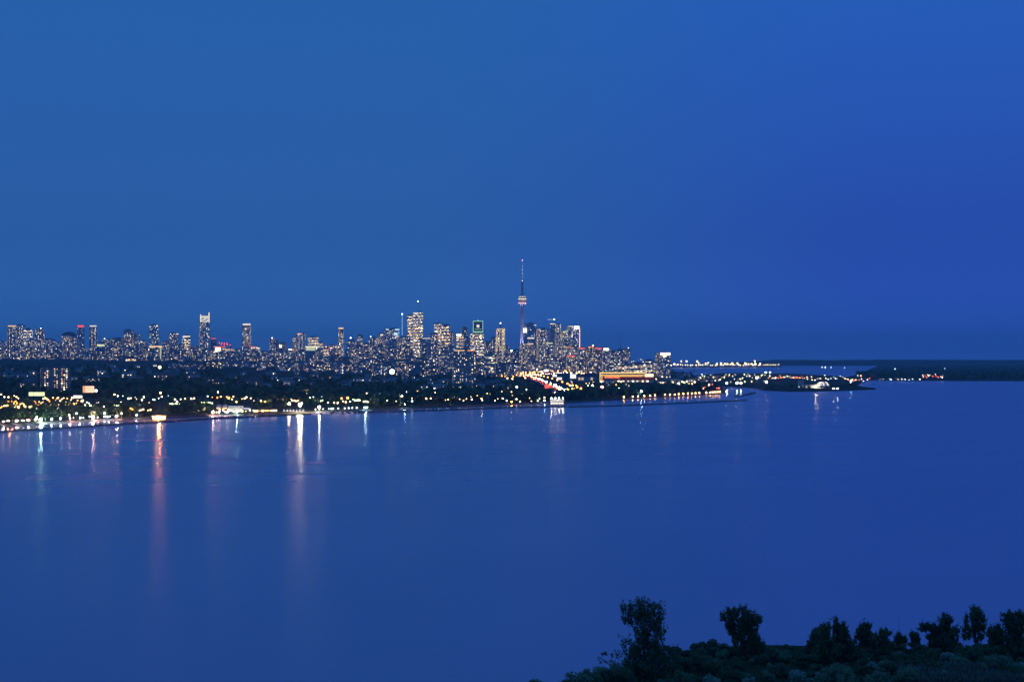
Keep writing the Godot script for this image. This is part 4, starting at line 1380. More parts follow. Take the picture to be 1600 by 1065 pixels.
func dome() -> void:
	var d := 3250.0
	var o := thing("dome_cinema", "white geodesic dome lit along its ribs on the island", "dome", Vector3(gx(1286, d), 3.0, -d))
	var R := 10.2 / F * d
	var s := Shell.new()
	var prof := []
	for k in 8:
		var a := PI * 0.5 * k / 7.0
		prof.append(Vector2(cos(a) * R, sin(a) * R * 0.98 - 0.5))
	s.lathe(prof, 20, M.stone_pale)
	part("shell", s, o)
	for k in 9:
		var a := PI * k / 8.0
		var rb := Shell.new()
		for i in 6:
			var e0 := PI * 0.5 * i / 6.0
			var e1 := PI * 0.5 * (i + 1) / 6.0
			rb.tube(Vector3(cos(a) * cos(e0), sin(e0), sin(a) * cos(e0)) * (R + 0.3), Vector3(cos(a) * cos(e1), sin(e1), sin(a) * cos(e1)) * (R + 0.3), 0.18, 0.18, 5, M.steel, false)
		part("rib", rb, o)
		if k % 2 == 0 or k > 4:
			for i in [2, 3, 4]:
				var e: float = PI * 0.5 * (i + 0.3 * sin(k * 3.0)) / 6.0
				var lb := Shell.new()
				lb.lathe(ball(0.55, 4), 6, M.lamp_white, Vector3(cos(a) * cos(e), sin(e), sin(a) * cos(e)) * (R + 0.7))
				part("rib_lamp", lb, o)
	var l := OmniLight3D.new()
	l.name = "dome_flood_light"
	l.light_color = lin(1, 0.9, 0.6)
	l.light_energy = 240.0
	l.light_size = 0.8
	l.omni_range = 300
	l.omni_attenuation = 2.0
	l.shadow_enabled = true
	o.add_child(l, true)
	l.position = Vector3(-R * 0.9, 2.5, R * 0.9)
	# low annexe and lit quay
	var q := thing("island_annexe", "low pale annexe at the foot of the geodesic dome", "building", Vector3(gx(1266, d), 3.0, -d))
	var w := Shell.new()
	w.box(Vector3(0, 3.0, 0), Vector3(26, 8, 12), M.stone_pale)
	part("wall", w, q)
	var wr := Shell.new()
	wr.box(Vector3(0, 7.3, 0), Vector3(28, 0.6, 14), M.white_paint)
	part("roof", wr, q)
	for k in 5:
		var wl := Shell.new()
		wl.box(Vector3(-10 + k * 5.0, 3.2, 6.1), Vector3(3.4, 2.2, 0.25), M.lit_window_0_1)
		part("lit_window", wl, q)
	# row of blue-lit silos
	for k in 3:
		var sl := thing("silo", "blue-washed cylindrical silo left of the dome", "silo", Vector3(gx(1248.5 + k * 3.2, 3350), 3.0, -3350.0), 0.0, "blue-washed silos left of the dome")
		var c := Shell.new()
		c.lathe([Vector2(2.0, -1), Vector2(2.0, 14), Vector2(1.6, 15.0), Vector2(0.0, 15.6)], 12, M.stone_pale)
		part("drum", c, sl)
		var lb := Shell.new()
		lb.lathe(ball(0.5, 4), 6, M.lamp_cool, Vector3(0, 1.2, 3.2))
		part("foot_lamp", lb, sl)

func tower_light(r: float, v0: float, v1: float, d: float, label: String) -> void:
	var g := elev(r, d)
	var o := thing("lit_tower", label, "tower", Vector3(gx(r, d), g, -d))
	var h := gy(v1, d) - g
	var s := Shell.new()
	s.lathe([Vector2(3.2, -1), Vector2(2.2, h * 0.7), Vector2(2.6, h * 0.72), Vector2(2.6, h * 0.92), Vector2(0.3, h)], 8, M.white_paint)
	part("shaft", s, o)
	for k in 2:
		var f := Shell.new()
		f.lathe(ball(0.8, 4), 6, M.flood_warm, Vector3(-4 + 8 * k, 2.0, 7.0))
		part("flood_lamp", f, o)

# ------------------------------------------------------------------ expressway
func build_highway() -> void:
	var path := [[893, 2380, 9.0], [880, 2650, 10.0], [862, 3120, 11.0], [845, 3700, 12.0], [832, 4250, 12.0], [823, 4700, 12.0], [826, 5000, 12.0], [840, 5300, 12.0], [862, 5650, 12.0], [884, 5950, 12.0]]
	var pts := []
	for p in path:
		pts.append(Vector3(gx(p[0], p[1]), p[2], -p[1]))
	var fine := []
	for i in pts.size() - 1:
		for k in 12:
			var p0: Vector3 = pts[maxi(0, i - 1)]
			var p3: Vector3 = pts[mini(pts.size() - 1, i + 2)]
			fine.append(pts[i].cubic_interpolate(pts[i + 1], p0, p3, k / 12.0))
	fine.append(pts[-1])
	var sh := Shell.new()
	var half := 15.0
	for i in fine.size() - 1:
		var a: Vector3 = fine[i]
		var b: Vector3 = fine[i + 1]
		var sd := (b - a).cross(Vector3.UP).normalized()
		sh.quad(a + sd * half, b + sd * half, b - sd * half, a - sd * half, Vector3.UP, M.asphalt)
		for sg in [-1.0, 1.0]:
			sh.quad(a + sd * half * sg + Vector3.UP * 0.9, b + sd * half * sg + Vector3.UP * 0.9, b + sd * half * sg - Vector3.UP * 1.6, a + sd * half * sg - Vector3.UP * 1.6, sd * sg, M.slab)
		if i % 3 == 0:
			for sg in [-0.5, 0.5]:
				sh.box(a + sd * half * sg - Vector3.UP * (a.y * 0.5 + 0.3), Vector3(1.8, a.y, 1.8), M.slab)
	structure("expressway_road", sh)
	# cars: shared meshes, headlights or tail lamps turned to the camera by the lane they drive in
	var body := Shell.new()
	body.box(Vector3(0, 0.62, 0), Vector3(1.8, 0.62, 4.4), M.dark_steel)
	body.box(Vector3(0, 0.98, -0.1), Vector3(1.66, 0.18, 3.9), M.dark_steel)
	var cabin := Shell.new()
	for sg in [-1.0, 1.0]:
		cabin.quad(Vector3(0.8 * sg, 1.05, -1.5), Vector3(0.68 * sg, 1.5, -0.9), Vector3(0.68 * sg, 1.5, 0.7), Vector3(0.8 * sg, 1.05, 1.3), Vector3(sg, 0.2, 0).normalized(), M.glazing)
	cabin.quad(Vector3(-0.8, 1.05, 1.3), Vector3(0.8, 1.05, 1.3), Vector3(0.68, 1.5, 0.7), Vector3(-0.68, 1.5, 0.7), Vector3(0, 0.6, 0.8), M.glazing)
	cabin.quad(Vector3(-0.8, 1.05, -1.5), Vector3(0.8, 1.05, -1.5), Vector3(0.68, 1.5, -0.9), Vector3(-0.68, 1.5, -0.9), Vector3(0, 0.6, -0.8), M.glazing)
	cabin.quad(Vector3(-0.68, 1.5, -0.9), Vector3(0.68, 1.5, -0.9), Vector3(0.68, 1.5, 0.7), Vector3(-0.68, 1.5, 0.7), Vector3.UP, M.dark_steel)
	var wheel := Shell.new()
	wheel.tube(Vector3(-0.12, 0, 0), Vector3(0.12, 0, 0), 0.33, 0.33, 10, M.rubber)
	var head := Shell.new()
	head.box(Vector3.ZERO, Vector3(0.5, 0.3, 0.1), M.headlight_white)
	var tail := Shell.new()
	tail.box(Vector3.ZERO, Vector3(0.40, 0.2, 0.1), M.tail_red)
	var ms := {"body": body.mesh(), "cabin": cabin.mesh(), "wheel": wheel.mesh(), "head": head.mesh(), "tail": tail.mesh()}
	var roads := [[fine, 200, 15.0, "car with headlights on, driving along the elevated expressway", "cars on the elevated expressway"]]
	var low := []
	for k in 25:
		var r := lerpf(800.0, 868.0, k / 24.0)
		var d := d_for(r, lerpf(617.5, 614.0, k / 24.0), 0.0)
		low.append(Vector3(gx(r, d), elev(r, d) + 0.35, -d))
	roads.append([low, 26, 5.0, "car with headlights on, driving along the lakeshore road below the expressway", "cars on the lakeshore road"])
	var west := []
	for k in 25:
		var r := lerpf(-20.0, 62.0, k / 24.0)
		var d := d_for(r, lerpf(660.5, 656.6, k / 24.0), 0.0)
		west.append(Vector3(gx(r, d), elev(r, d) + 0.35, -d))
	roads.append([west, 16, 5.0, "car with lights on, driving along the promenade road", "cars on the promenade road"])
	for q in [low, west]:
		var rs := Shell.new()
		for i in q.size() - 1:
			var sd: Vector3 = (q[i + 1] - q[i]).cross(Vector3.UP).normalized()
			rs.quad(q[i] + sd * 6.0, q[i + 1] + sd * 6.0, q[i + 1] - sd * 6.0, q[i] - sd * 6.0, Vector3.UP, M.asphalt)
		structure("lakeshore_road", rs)
	for q in roads:
		var line: Array = q[0]
		for k in q[1]:
			var t: float = (k + rng.randf()) / q[1] * (line.size() - 1.01)
			var i := int(t)
			var p: Vector3 = line[i].lerp(line[i + 1], t - i)
			var dir: Vector3 = (line[i + 1] - line[i]).normalized()
			var sd := dir.cross(Vector3.UP).normalized()
			var toward: bool = k % 2 == 0
			var lane: float = rng.randi_range(1, 3) * q[2] / 4.2
			var o := thing("car", q[3], "car", p + sd * (lane if toward else -lane) + Vector3.UP * 0.02, 0.0, q[4])
			var face: Vector3 = -dir if toward else dir
			o.rotation.y = atan2(face.x, face.z)
			part("body", ms.body, o)
			part("cabin", ms.cabin, o)
			for wx in [-0.82, 0.82]:
				for wz in [-1.35, 1.35]:
					var wn := part("wheel", ms.wheel, o)
					wn.position = Vector3(wx, 0.33, wz)
				var hl := part("headlight", ms.head, o)
				hl.position = Vector3(wx * 0.78, 0.72, 2.24)
				var tl := part("tail_light", ms.tail, o)
				tl.position = Vector3(wx * 0.78, 0.78, -2.24)
	# lamp standards along the expressway
	for k in 46:
		var t := (k + 0.5) / 46.0 * (fine.size() - 1.01)
		var i := int(t)
		var p: Vector3 = fine[i].lerp(fine[i + 1], t - i)
		var d := -p.z
		var side := 18.0 if k % 2 else -18.0
		var rr := 800.0 + (p.x + side) / d * F
		lamp(rr, LEVEL + (EYE - (p.y + 9.0)) * F / d, d, "lamp_orange" if k % 4 else "lamp_warm", 1.7, "tall amber lamp standing beside the elevated expressway", "lamps along the expressway", "expressway_lamp", 40.0 if k % 2 == 0 else 0.0)

# ------------------------------------------------------------------ lamps
func build_lamps() -> void:
	# promenade lamps: [reading, height reading]
	for p in [[4.5, 662], [25, 661], [44, 660], [63, 658.4], [80, 657.4], [109, 655.2], [145, 653], [163, 652.2], [182, 651.4], [94, 656.6], [125, 654.2], [170, 650.6], [342, 648.6], [213, 649.5]]:
		var special: Dictionary = {63: "streak_green", 109: "streak_pink", 145: "streak_pink", 182: "streak_pink"}
		lamp(p[0], p[1], shore(p[0]) + 9.0, special.get(int(p[0]), "prom_warm" if p[0] < 30 else "prom_white"), 0.95 if p[0] in [63, 145] else 0.5, "short promenade lamp at the water's edge behind the breakwater", "promenade lamps", "promenade_lamp", 30.0)
	for p in [[975, 622.3], [989, 622.2], [997, 622], [1007, 621.4], [1016, 621], [1024, 620.6], [1039.5, 619.8], [1047, 619.3], [1054.5, 618.6], [1061, 618.4], [1068, 618], [1075, 617.7], [1081.5, 617.3], [1087, 616.8], [1093, 616.3], [1104, 615.4], [1110, 614.9], [1114, 614.5], [1117.5, 614.1], [1121.5, 613.6], [1125, 613.2]]:
		lamp(p[0], p[1], shore(p[0]) + 8.0, "prom_amber", 0.7, "short amber lamp along the tree-backed shore behind the long breakwater", "amber shore lamps", "shore_lamp", 22.0)
	# floodlights with long reflections: [reading, height reading, height above ground, material, radius, label]
	var S := [
		[468.5, 632.0, 16.0, "streak_warm", 1.8, 600.0, "glaring warm floodlight on a mast above the white tents"],
		[451.5, 630.5, 16.0, "flood_warm", 1.1, 120.0, "second warm floodlight on a mast above the white tents"],
		[498.5, 635.5, 12.0, "streak_white", 0.95, 200.0, "white floodlight at the water right of the tents"],
		[520.0, 638.5, 8.0, "lamp_white", 1.0, 40.0, "white lamp by the moored boats past the tents"],
		[571.0, 640.0, 6.0, "streak_cool", 0.5, 80.0, "cold blue-white lamp at the water's edge"],
		[632.5, 631.3, 9.0, "flood_cool", 0.5, 70.0, "cold lamp on a pole before the dark lakeside trees"],
		[643.8, 626.5, 11.0, "lamp_cool", 1.1, 30.0, "smaller cold lamp beside a cold lamp before the dark trees"],
		[612.5, 580.5, 30.0, "lamp_white", 5.0, 400.0, "glaring sports floodlight among the mid-rise blocks"],
		[249.0, 573.5, 30.0, "lamp_green", 3.0, 200.0, "greenish floodlight on a tall mast beside the blank slab"],
		[250.5, 613.3, 20.0, "flood_orange", 0.75, 90.0, "single orange lamp on a tall pole in the dark woods"],
		[178.5, 616.0, 18.0, "flood_orange", 0.6, 70.0, "orange lamp on a tall pole right of the large billboard"],
		[340.2, 612.5, 20.0, "flood_pink", 0.6, 70.0, "reddish lamp on a tall pole over the lakeside pavilion"],
		[357.0, 621.5, 12.0, "lamp_orange", 1.5, 40.0, "amber lamp behind the lakeside pavilion"],
		[149.5, 610.2, 20.0, "lamp_white", 1.6, 40.0, "white lamp on a pole touching the large billboard"],
		[627.5, 618.6, 12.0, "flood_warm", 0.6, 60.0, "warm lamp in the clearing of the dark lakeside woods"],
		[533.5, 622.2, 12.0, "lamp_orange", 1.2, 20.0, "lower of two orange lamps right of the lit field"],
		[543.0, 621.6, 12.0, "lamp_orange", 1.5, 30.0, "brighter of two orange lamps right of the lit field"],
		[940.8, 605.0, 14.0, "lamp_pink", 2.6, 300.0, "glaring pink floodlight before the orange stadium stand"],
		[967.5, 606.8, 10.0, "flood_cool", 0.8, 60.0, "cold lamp between the pink floodlight and the dark trees"],
		[1002.5, 610.8, 9.0, "flood_cool", 0.95, 80.0, "cold lamp in the trees above the amber shore lamps"],
		[919.5, 602.5, 12.0, "flood_green", 0.9, 80.0, "left of two greenish-white lamps by the blue-roofed hall"],
		[925.5, 602.0, 12.0, "flood_white", 0.8, 80.0, "right of two greenish-white lamps by the blue-roofed hall"],
		[851.0, 626.6, 8.0, "flood_cool", 0.7, 60.0, "cold lamp left of the floodlit boathouse"],
		[807.5, 604.3, 14.0, "lamp_white", 1.6, 30.0, "white lamp in the dark park left of the expressway"],
		[1038.0, 601.0, 8.0, "flood_violet", 1.0, 120.0, "violet lamp washing the trees by the grey shed"],
		[839.0, 577.0, 30.0, "flood_cool", 1.2, 60.0, "cold lamp at the foot of the speckled towers"],
		[799.5, 638.0, 1.5, "flood_orange", 0.55, 40.0, "small orange lamp low at the water's edge"],
		[332.5, 647.0, 3.5, "streak_pink", 0.8, 40.0, "added pinkish quay lamp before the canvas shelters"],  # added low at the shore as source of the pink water streak
		[355.0, 646.5, 3.5, "flood_cool", 0.55, 40.0, "added cold quay lamp before the white pavilion"],  # added to lay a cold streak on the water
		[370.0, 646.0, 3.5, "streak_green", 0.6, 40.0, "added greenish quay lamp before the white pavilion"],  # added for the green streak on the water below
		[57.0, 640.0, 8.0, "lamp_green", 1.6, 60.0, "greenish floodlight over the low lit field"],
	]
	for s in S:
		var d := d_for(s[0], s[1], s[2])
		lamp(s[0], s[1], d, s[3], s[4], s[6], "", "flood_lamp", s[5])
	# lit sports fields: tight rows of white-green lamps
	var fields := [[165, 186, 633.5, 7, "lamp_green"], [212, 220, 632.5, 4, "lamp_green"], [224, 234, 632.8, 4, "lamp_green"], [263, 280, 630.5, 6, "lamp_green"], [314, 332, 629.5, 6, "lamp_green"], [410, 424, 626.8, 6, "lamp_green"], [455, 467, 626.2, 5, "lamp_warm"], [468, 482, 609.8, 6, "lamp_warm"], [490, 505, 625.8, 5, "lamp_green"], [551, 563, 624.6, 5, "lamp_green"], [567, 579, 627.0, 4, "lamp_green"], [60, 68, 638.8, 4, "lamp_white"], [84, 95, 637.8, 6, "lamp_green"]]
	for f in fields:
		for k in f[3]:
			var r: float = lerpf(f[0], f[1], (k + rng.randf_range(0.25, 0.75)) / f[3])
			var v: float = f[2] + rng.randf_range(-0.8, 0.8)
			lamp(r, v, d_for(r, v, 7.0), f[4], rng.randf_range(0.7, 1.15), "sports field floodlight in a tight row behind the shore trees", "sports field floodlights", "field_lamp", 45.0 if k == 1 else 0.0)
	# street lighting in patches: [left, right, top, bottom, count, materials, label, light]
	var P := [
		[0, 62, 626, 637.5, 62, ["lamp_orange", "lamp_orange", "lamp_warm"], "amber lamp in the crowded car lot left of the apartment slab"],
		[0, 30, 615.5, 624, 8, ["lamp_white", "lamp_warm"], "pale lamp on the low roofs beyond the amber car lot"],
		[62, 128, 620, 634, 38, ["lamp_orange", "lamp_warm", "lamp_warm"], "amber street lamp at the foot of the apartment slab"],
		[126, 162, 625, 637, 14, ["lamp_white", "lamp_green"], "white street lamp under the large billboard"],
		[30, 190, 642, 655, 18, ["lamp_white", "lamp_cool"], "small white path lamp among the promenade trees"],
		[162, 330, 618, 631, 30, ["lamp_white", "lamp_warm", "lamp_cool"], "street lamp along the boulevard behind the sports fields"],
		[198, 235, 637, 642, 9, ["lamp_orange", "lamp_warm"], "amber lamp on the low terrace behind the excursion boat"],
		[330, 470, 618, 628, 26, ["lamp_white", "lamp_orange", "lamp_warm"], "street lamp along the boulevard behind the white pavilion"],
		[335, 400, 640, 645, 14, ["lamp_warm", "lamp_green", "lamp_white"], "lamp on the lit terrace below the white pavilion"],
		[395, 432, 641.5, 643.5, 14, ["lamp_warm", "lamp_orange"], "warm lamp on the long lit deck left of the tents"],
		[470, 620, 614, 630, 24, ["lamp_warm", "lamp_white", "lamp_cool"], "street lamp scattered through the woods above the tents"],
		[485, 580, 638, 643, 12, ["lamp_white", "lamp_cool"], "small quay lamp beside the boats past the tents"],
		[620, 800, 611, 626, 34, ["lamp_warm", "lamp_white", "lamp_warm"], "street lamp in the woods below the tall apartment slab"],
		[800, 860, 607, 630, 14, ["lamp_warm", "lamp_white"], "street lamp in the dark park left of the boathouse"],
		[885, 900, 598, 613, 10, ["lamp_orange", "lamp_warm"], "amber lamp in the ramp at the near end of the expressway"],
		[900, 1000, 596, 606, 24, ["lamp_warm", "lamp_white", "lamp_orange"], "lamp on the forecourt below the orange stadium stand"],
		[780, 850, 574, 592, 44, ["lamp_orange", "lamp_warm", "lamp_warm"], "amber lamp along the streets at the far bend of the expressway"],
		[690, 785, 568, 586, 22, ["lamp_warm", "lamp_orange", "lamp_white"], "amber street lamp in the gaps under the gilded spire tower"],
		[850, 935, 572, 584, 24, ["lamp_orange", "lamp_warm", "lamp_warm"], "amber street lamp under the three matching condominium towers"],
		[1050, 1088, 595, 601, 14, ["lamp_warm", "lamp_green"], "warm lamp in the yard beside the long grey shed"],
		[1000, 1045, 576, 592, 12, ["lamp_warm", "lamp_white"], "lamp on the streets round the lone apartment tower"],
		[985, 1025, 560, 570, 14, ["lamp_warm", "lamp_green", "lamp_red"], "lamp in the dense lit yard left of the lone apartment tower"],
		[1085, 1125, 600, 607, 12, ["lamp_warm", "lamp_red", "lamp_white"], "lamp on the lit quay at the corner of the mainland"],
	]
	for p in P:
		for k in p[4]:
			var r: float = lerpf(p[0], p[1], (k + rng.randf()) / p[4])
			var v: float = rng.randf_range(p[2], p[3])
			var d := d_for(r, v, 8.0)
			var called := "street_lamp"
			for w in [["car lot", "parking_lamp"], ["path lamp", "path_lamp"], ["terrace", "terrace_lamp"], ["deck", "deck_lamp"], ["quay", "quay_lamp"], ["yard", "yard_lamp"], ["forecourt", "forecourt_lamp"], ["roofs", "roof_lamp"]]:
				if w[0] in p[6]:
					called = w[1]
			lamp(r, v, d, p[5][rng.randi() % p[5].size()], clampf(d / 2300.0, 0.6, 2.6) * rng.randf_range(0.55, 1.35), p[6], p[6] + "s", called, 30.0 if k % 3 == 0 else 0.0)
	# island lamps, airport and the far harbour
	var I := [
		[1088, 1200, 584, 598, 46, 3.0, ["lamp_warm", "lamp_white", "lamp_green"], "lamp on the crowded lit grounds of the dome's island", 8.0],
		[1200, 1262, 586.5, 591, 26, 3.0, ["lamp_warm", "lamp_orange", "lamp_white", "lamp_red"], "lamp in the warm row behind the dome", 8.0],
		[1258, 1350, 586, 594.5, 26, 3.0, ["lamp_white", "lamp_cool", "lamp_warm"], "pale lamp in the thinning row right of the dome", 8.0],
		[1325, 1365, 586, 596, 9, 2.5, ["lamp_red", "lamp_white"], "red or pale lamp at the tip of the airport island", 7.0],
		[1372, 1440, 592, 593.2, 10, 2.5, ["lamp_white", "lamp_cool"], "small white lamp in the even row along the runway", 5.0],
		[1440, 1476, 584, 589.5, 16, 2.5, ["lamp_red", "lamp_red", "lamp_white"], "red lamp in the cluster at the end of the runway", 9.0],
	]
	for p in I:
		for k in p[4]:
			var r: float = lerpf(p[0], p[1], (k + rng.randf()) / p[4])
			var v: float = rng.randf_range(p[2], p[3])
			var d: float = (EYE - p[5] - p[8]) * F / (v - LEVEL)
			lamp(r, v, d, p[6][rng.randi() % p[6].size()], d / 4200.0 * rng.randf_range(0.6, 1.35), p[7], p[7] + "s", "island_lamp", 0.0, p[5])
	for p in [[1136, 598.5, "flood_white", 1.2], [1152, 598.3, "flood_green", 1.5], [1158, 598.6, "flood_white", 1.2], [1198, 597.0, "flood_pink", 1.6], [1183, 590.5, "flood_white", 1.6], [1275, 603.8, "flood_warm", 1.0], [1330, 595.5, "flood_cool", 1.3], [1303, 607.0, "flood_white", 0.6], [1309, 607.0, "flood_white", 0.6], [1197, 581.5, "flood_cool", 1.8], [1204, 581.5, "flood_white", 1.8]]:
		var d: float = (EYE - 13.0) * F / (p[1] - LEVEL)
		lamp(p[0], p[1], d, p[2], p[3], "strong floodlight standing out among the island's lamps", "strong island floodlights", "island_lamp", 0.0, 3.0)
	var far := [[1054, 568.5, 1.6, "w"], [1065, 564.3, 1.3, "w"], [1073, 564.3, 1.5, "p"], [1089.5, 564.2, 1.6, "w"], [1092, 567, 1.1, "w"], [1103, 567.6, 1.2, "w"], [1107, 566.6, 1.2, "w"], [1120.5, 568, 1.2, "w"], [1127, 567.6, 1.7, "w"], [1133, 568, 1.3, "w"], [1137, 568.2, 1.2, "o"], [1144.5, 567.6, 2.0, "o"], [1152.5, 567.4, 1.5, "w"], [1165, 567.3, 1.6, "p"], [1170, 568.2, 1.2, "w"], [1175, 568.2, 1.2, "w"], [1179.8, 564.0, 1.5, "w"], [1180.5, 568.6, 2.0, "y"], [1188, 568.4, 1.5, "p"]]
	for p in far:
		lamp(p[0], p[1], 12150.0, {"w": "harbour_white", "p": "harbour_pink", "o": "harbour_orange", "y": "harbour_yellow"}[p[3]], p[2] * 3.6, "bright tall lamp along the far harbour strip", "tall far harbour lamps", "harbour_lamp", 0.0, 4.0)
	for k in 44:
		var r := 1048.0 + k * 3.9 + rng.randf_range(-1.2, 1.2)
		lamp(r, 569.6 + rng.randf_range(-0.6, 1.0), 12130.0, "lamp_warm" if k % 3 else "lamp_green", rng.randf_range(2.4, 5.0), "small lamp in the even line along the far harbour strip", "small far harbour lamps", "harbour_lamp", 0.0, 4.0)
	for p in [[1285, 573.5, 3.0], [1290, 573.6, 4.0], [1299, 573.8, 2.6], [1320, 574.4, 2.0], [1399, 576.2, 2.6], [1477, 575.6, 1.8]]:
		lamp(p[0], p[1], (EYE - 8.0) * F / (p[1] - LEVEL), "lamp_cool", p[2], "lonely cold lamp on the dark water toward the far shore", "lonely lamps toward the far shore", "buoy_lamp", 0.0, 0.0)

# ------------------------------------------------------------------ trees far off
func build_far_trees() -> void:
	var protos := []
	for k in 4:
		protos.append([simple_crown(1.0, [0.85, 1.0, 0.72, 0.95][k], [7, 9, 7, 11][k], 420, 0.13, M["leaf%d" % (k % 3)]).mesh(), null])
		var t := Shell.new()
		t.tube(Vector3(0, -0.08, 0), Vector3(0, 0.5, 0), 0.028, 0.012, 6, M.bark)
		protos[k][1] = t.mesh()
	# trees along the water, one by one
	var bands := [[-8, 236, 50, 5, 60, "leafy tree in the belt along the lamp-lit promenade", 9.0, 15.0], [262, 330, 16, 4, 50, "leafy tree on the shore between the excursion boat and the pavilion", 9.0, 15.0], [392, 640, 34, 70, 200, "leafy tree behind the waterfront of tents and boats", 8.0, 15.0], [575, 860, 56, 5, 120, "leafy tree in the dark lakeside wood left of the boathouse", 9.0, 16.0], [880, 1120, 50, 30, 160, "leafy tree in the dark belt behind the amber shore lamps", 10.0, 19.0]]
	for b in bands:
		for i in b[2]:
			var r: float = lerpf(b[0], b[1], (i + rng.randf()) / b[2])
			var d: float = shore(r) + 10.0 + rng.randf_range(b[3], b[4])
			var hgt: float = rng.randf_range(b[6], b[7])
			var kind := rng.randi() % 4
			var wide := rng.randf_range(0.8, 1.2)
			var label: String = ("tall " if hgt > 13.0 else ("short " if hgt < 10.5 else "")) + ("spreading " if wide > 1.05 else ("narrow " if wide < 0.93 else "")) + ["dark leafy tree ", "green leafy tree ", "slender light green tree ", "round dark leafy tree "][kind] + b[5].substr(11)
			var o := thing("shore_tree", label, "tree", Vector3(gx(r, d), elev(r, d), -d), rng.randf() * TAU, b[5] + "s")
			var p = protos[kind]
			part("trunk", p[1], o)
			part("crown", p[0], o)
			o.scale = Vector3(hgt * wide, hgt, hgt * wide)
	# woodland inland that reads as one mass
	var spots := []
	var woods := [[-60, 340, 572, 622, 900], [330, 640, 590, 622, 620], [640, 830, 590, 626, 420], [-60, 200, 636, 652, 140], [200, 480, 622, 636, 60], [800, 848, 604, 628, 70], [848, 900, 619, 629, 40], [895, 1090, 604, 619, 420], [480, 640, 612, 634, 130], [1010, 1085, 580, 596, 60]]
	for w in woods:
		for i in w[4]:
			var r := rng.randf_range(w[0], w[1])
			var v := rng.randf_range(w[2], w[3])
			var d := maxf(d_for(r, v, 0.0), shore(r) + 60.0)
			spots.append([r, d, elev(r, d), rng.randf_range(8.0, 15.0)])
	wood(spots, protos, "inland_woods", "dark woods filling the slope behind the shore")
	spots = []
	for i in 900:
		var r := rng.randf_range(1340, 1660)
		var d := rng.randf_range(4700.0, 8800.0)
		if d > lerpf(6700, 8900, clampf((r - 1345) / 100.0, 0, 1)) or d < lerpf(5100, 4640, clampf((r - 1330) / 60.0, 0, 1)):
			continue
		spots.append([r, d, 2.4, rng.randf_range(9.0, 17.0)])
	for i in 700:
		var d := rng.randf_range(8800.0, 14800.0)
		spots.append([rng.randf_range(1372, 1680), d, 2.4, rng.randf_range(10.0, 20.0)])
	for i in 120:
		var r := rng.randf_range(1196, 1345)
		spots.append([r, rng.randf_range(3150.0, 3500.0) + maxf(0.0, r - 1290.0) * 2.0, 3.0, rng.randf_range(4.0, 8.0)])
	wood(spots, protos, "island_woods", "dark low woods covering the flat islands")

func wood(spots: Array, protos: Array, called: String, label: String) -> void:
	for k in 3:
		var mm := MultiMesh.new()
		mm.transform_format = MultiMesh.TRANSFORM_3D
		mm.mesh = protos[k][0]
		var mine := []
		for i in spots.size():
			if i % 3 == k:
				mine.append(spots[i])
		mm.instance_count = mine.size()
		for i in mine.size():
			var s = mine[i]
			var bs := Basis(Vector3.UP, rng.randf() * TAU).scaled(Vector3(s[3] * rng.randf_range(0.9, 1.3), s[3], s[3] * rng.randf_range(0.9, 1.3)))
			mm.set_instance_transform(i, Transform3D(bs, Vector3(gx(s[0], s[1]), s[2] - s[3] * 0.15, -s[1])))
		var o := MultiMeshInstance3D.new()
		o.name = numbered(called)
		o.multimesh = mm
		add_child(o)
		o.set_meta("kind", "stuff")
		tag(o, label, "woods", label)

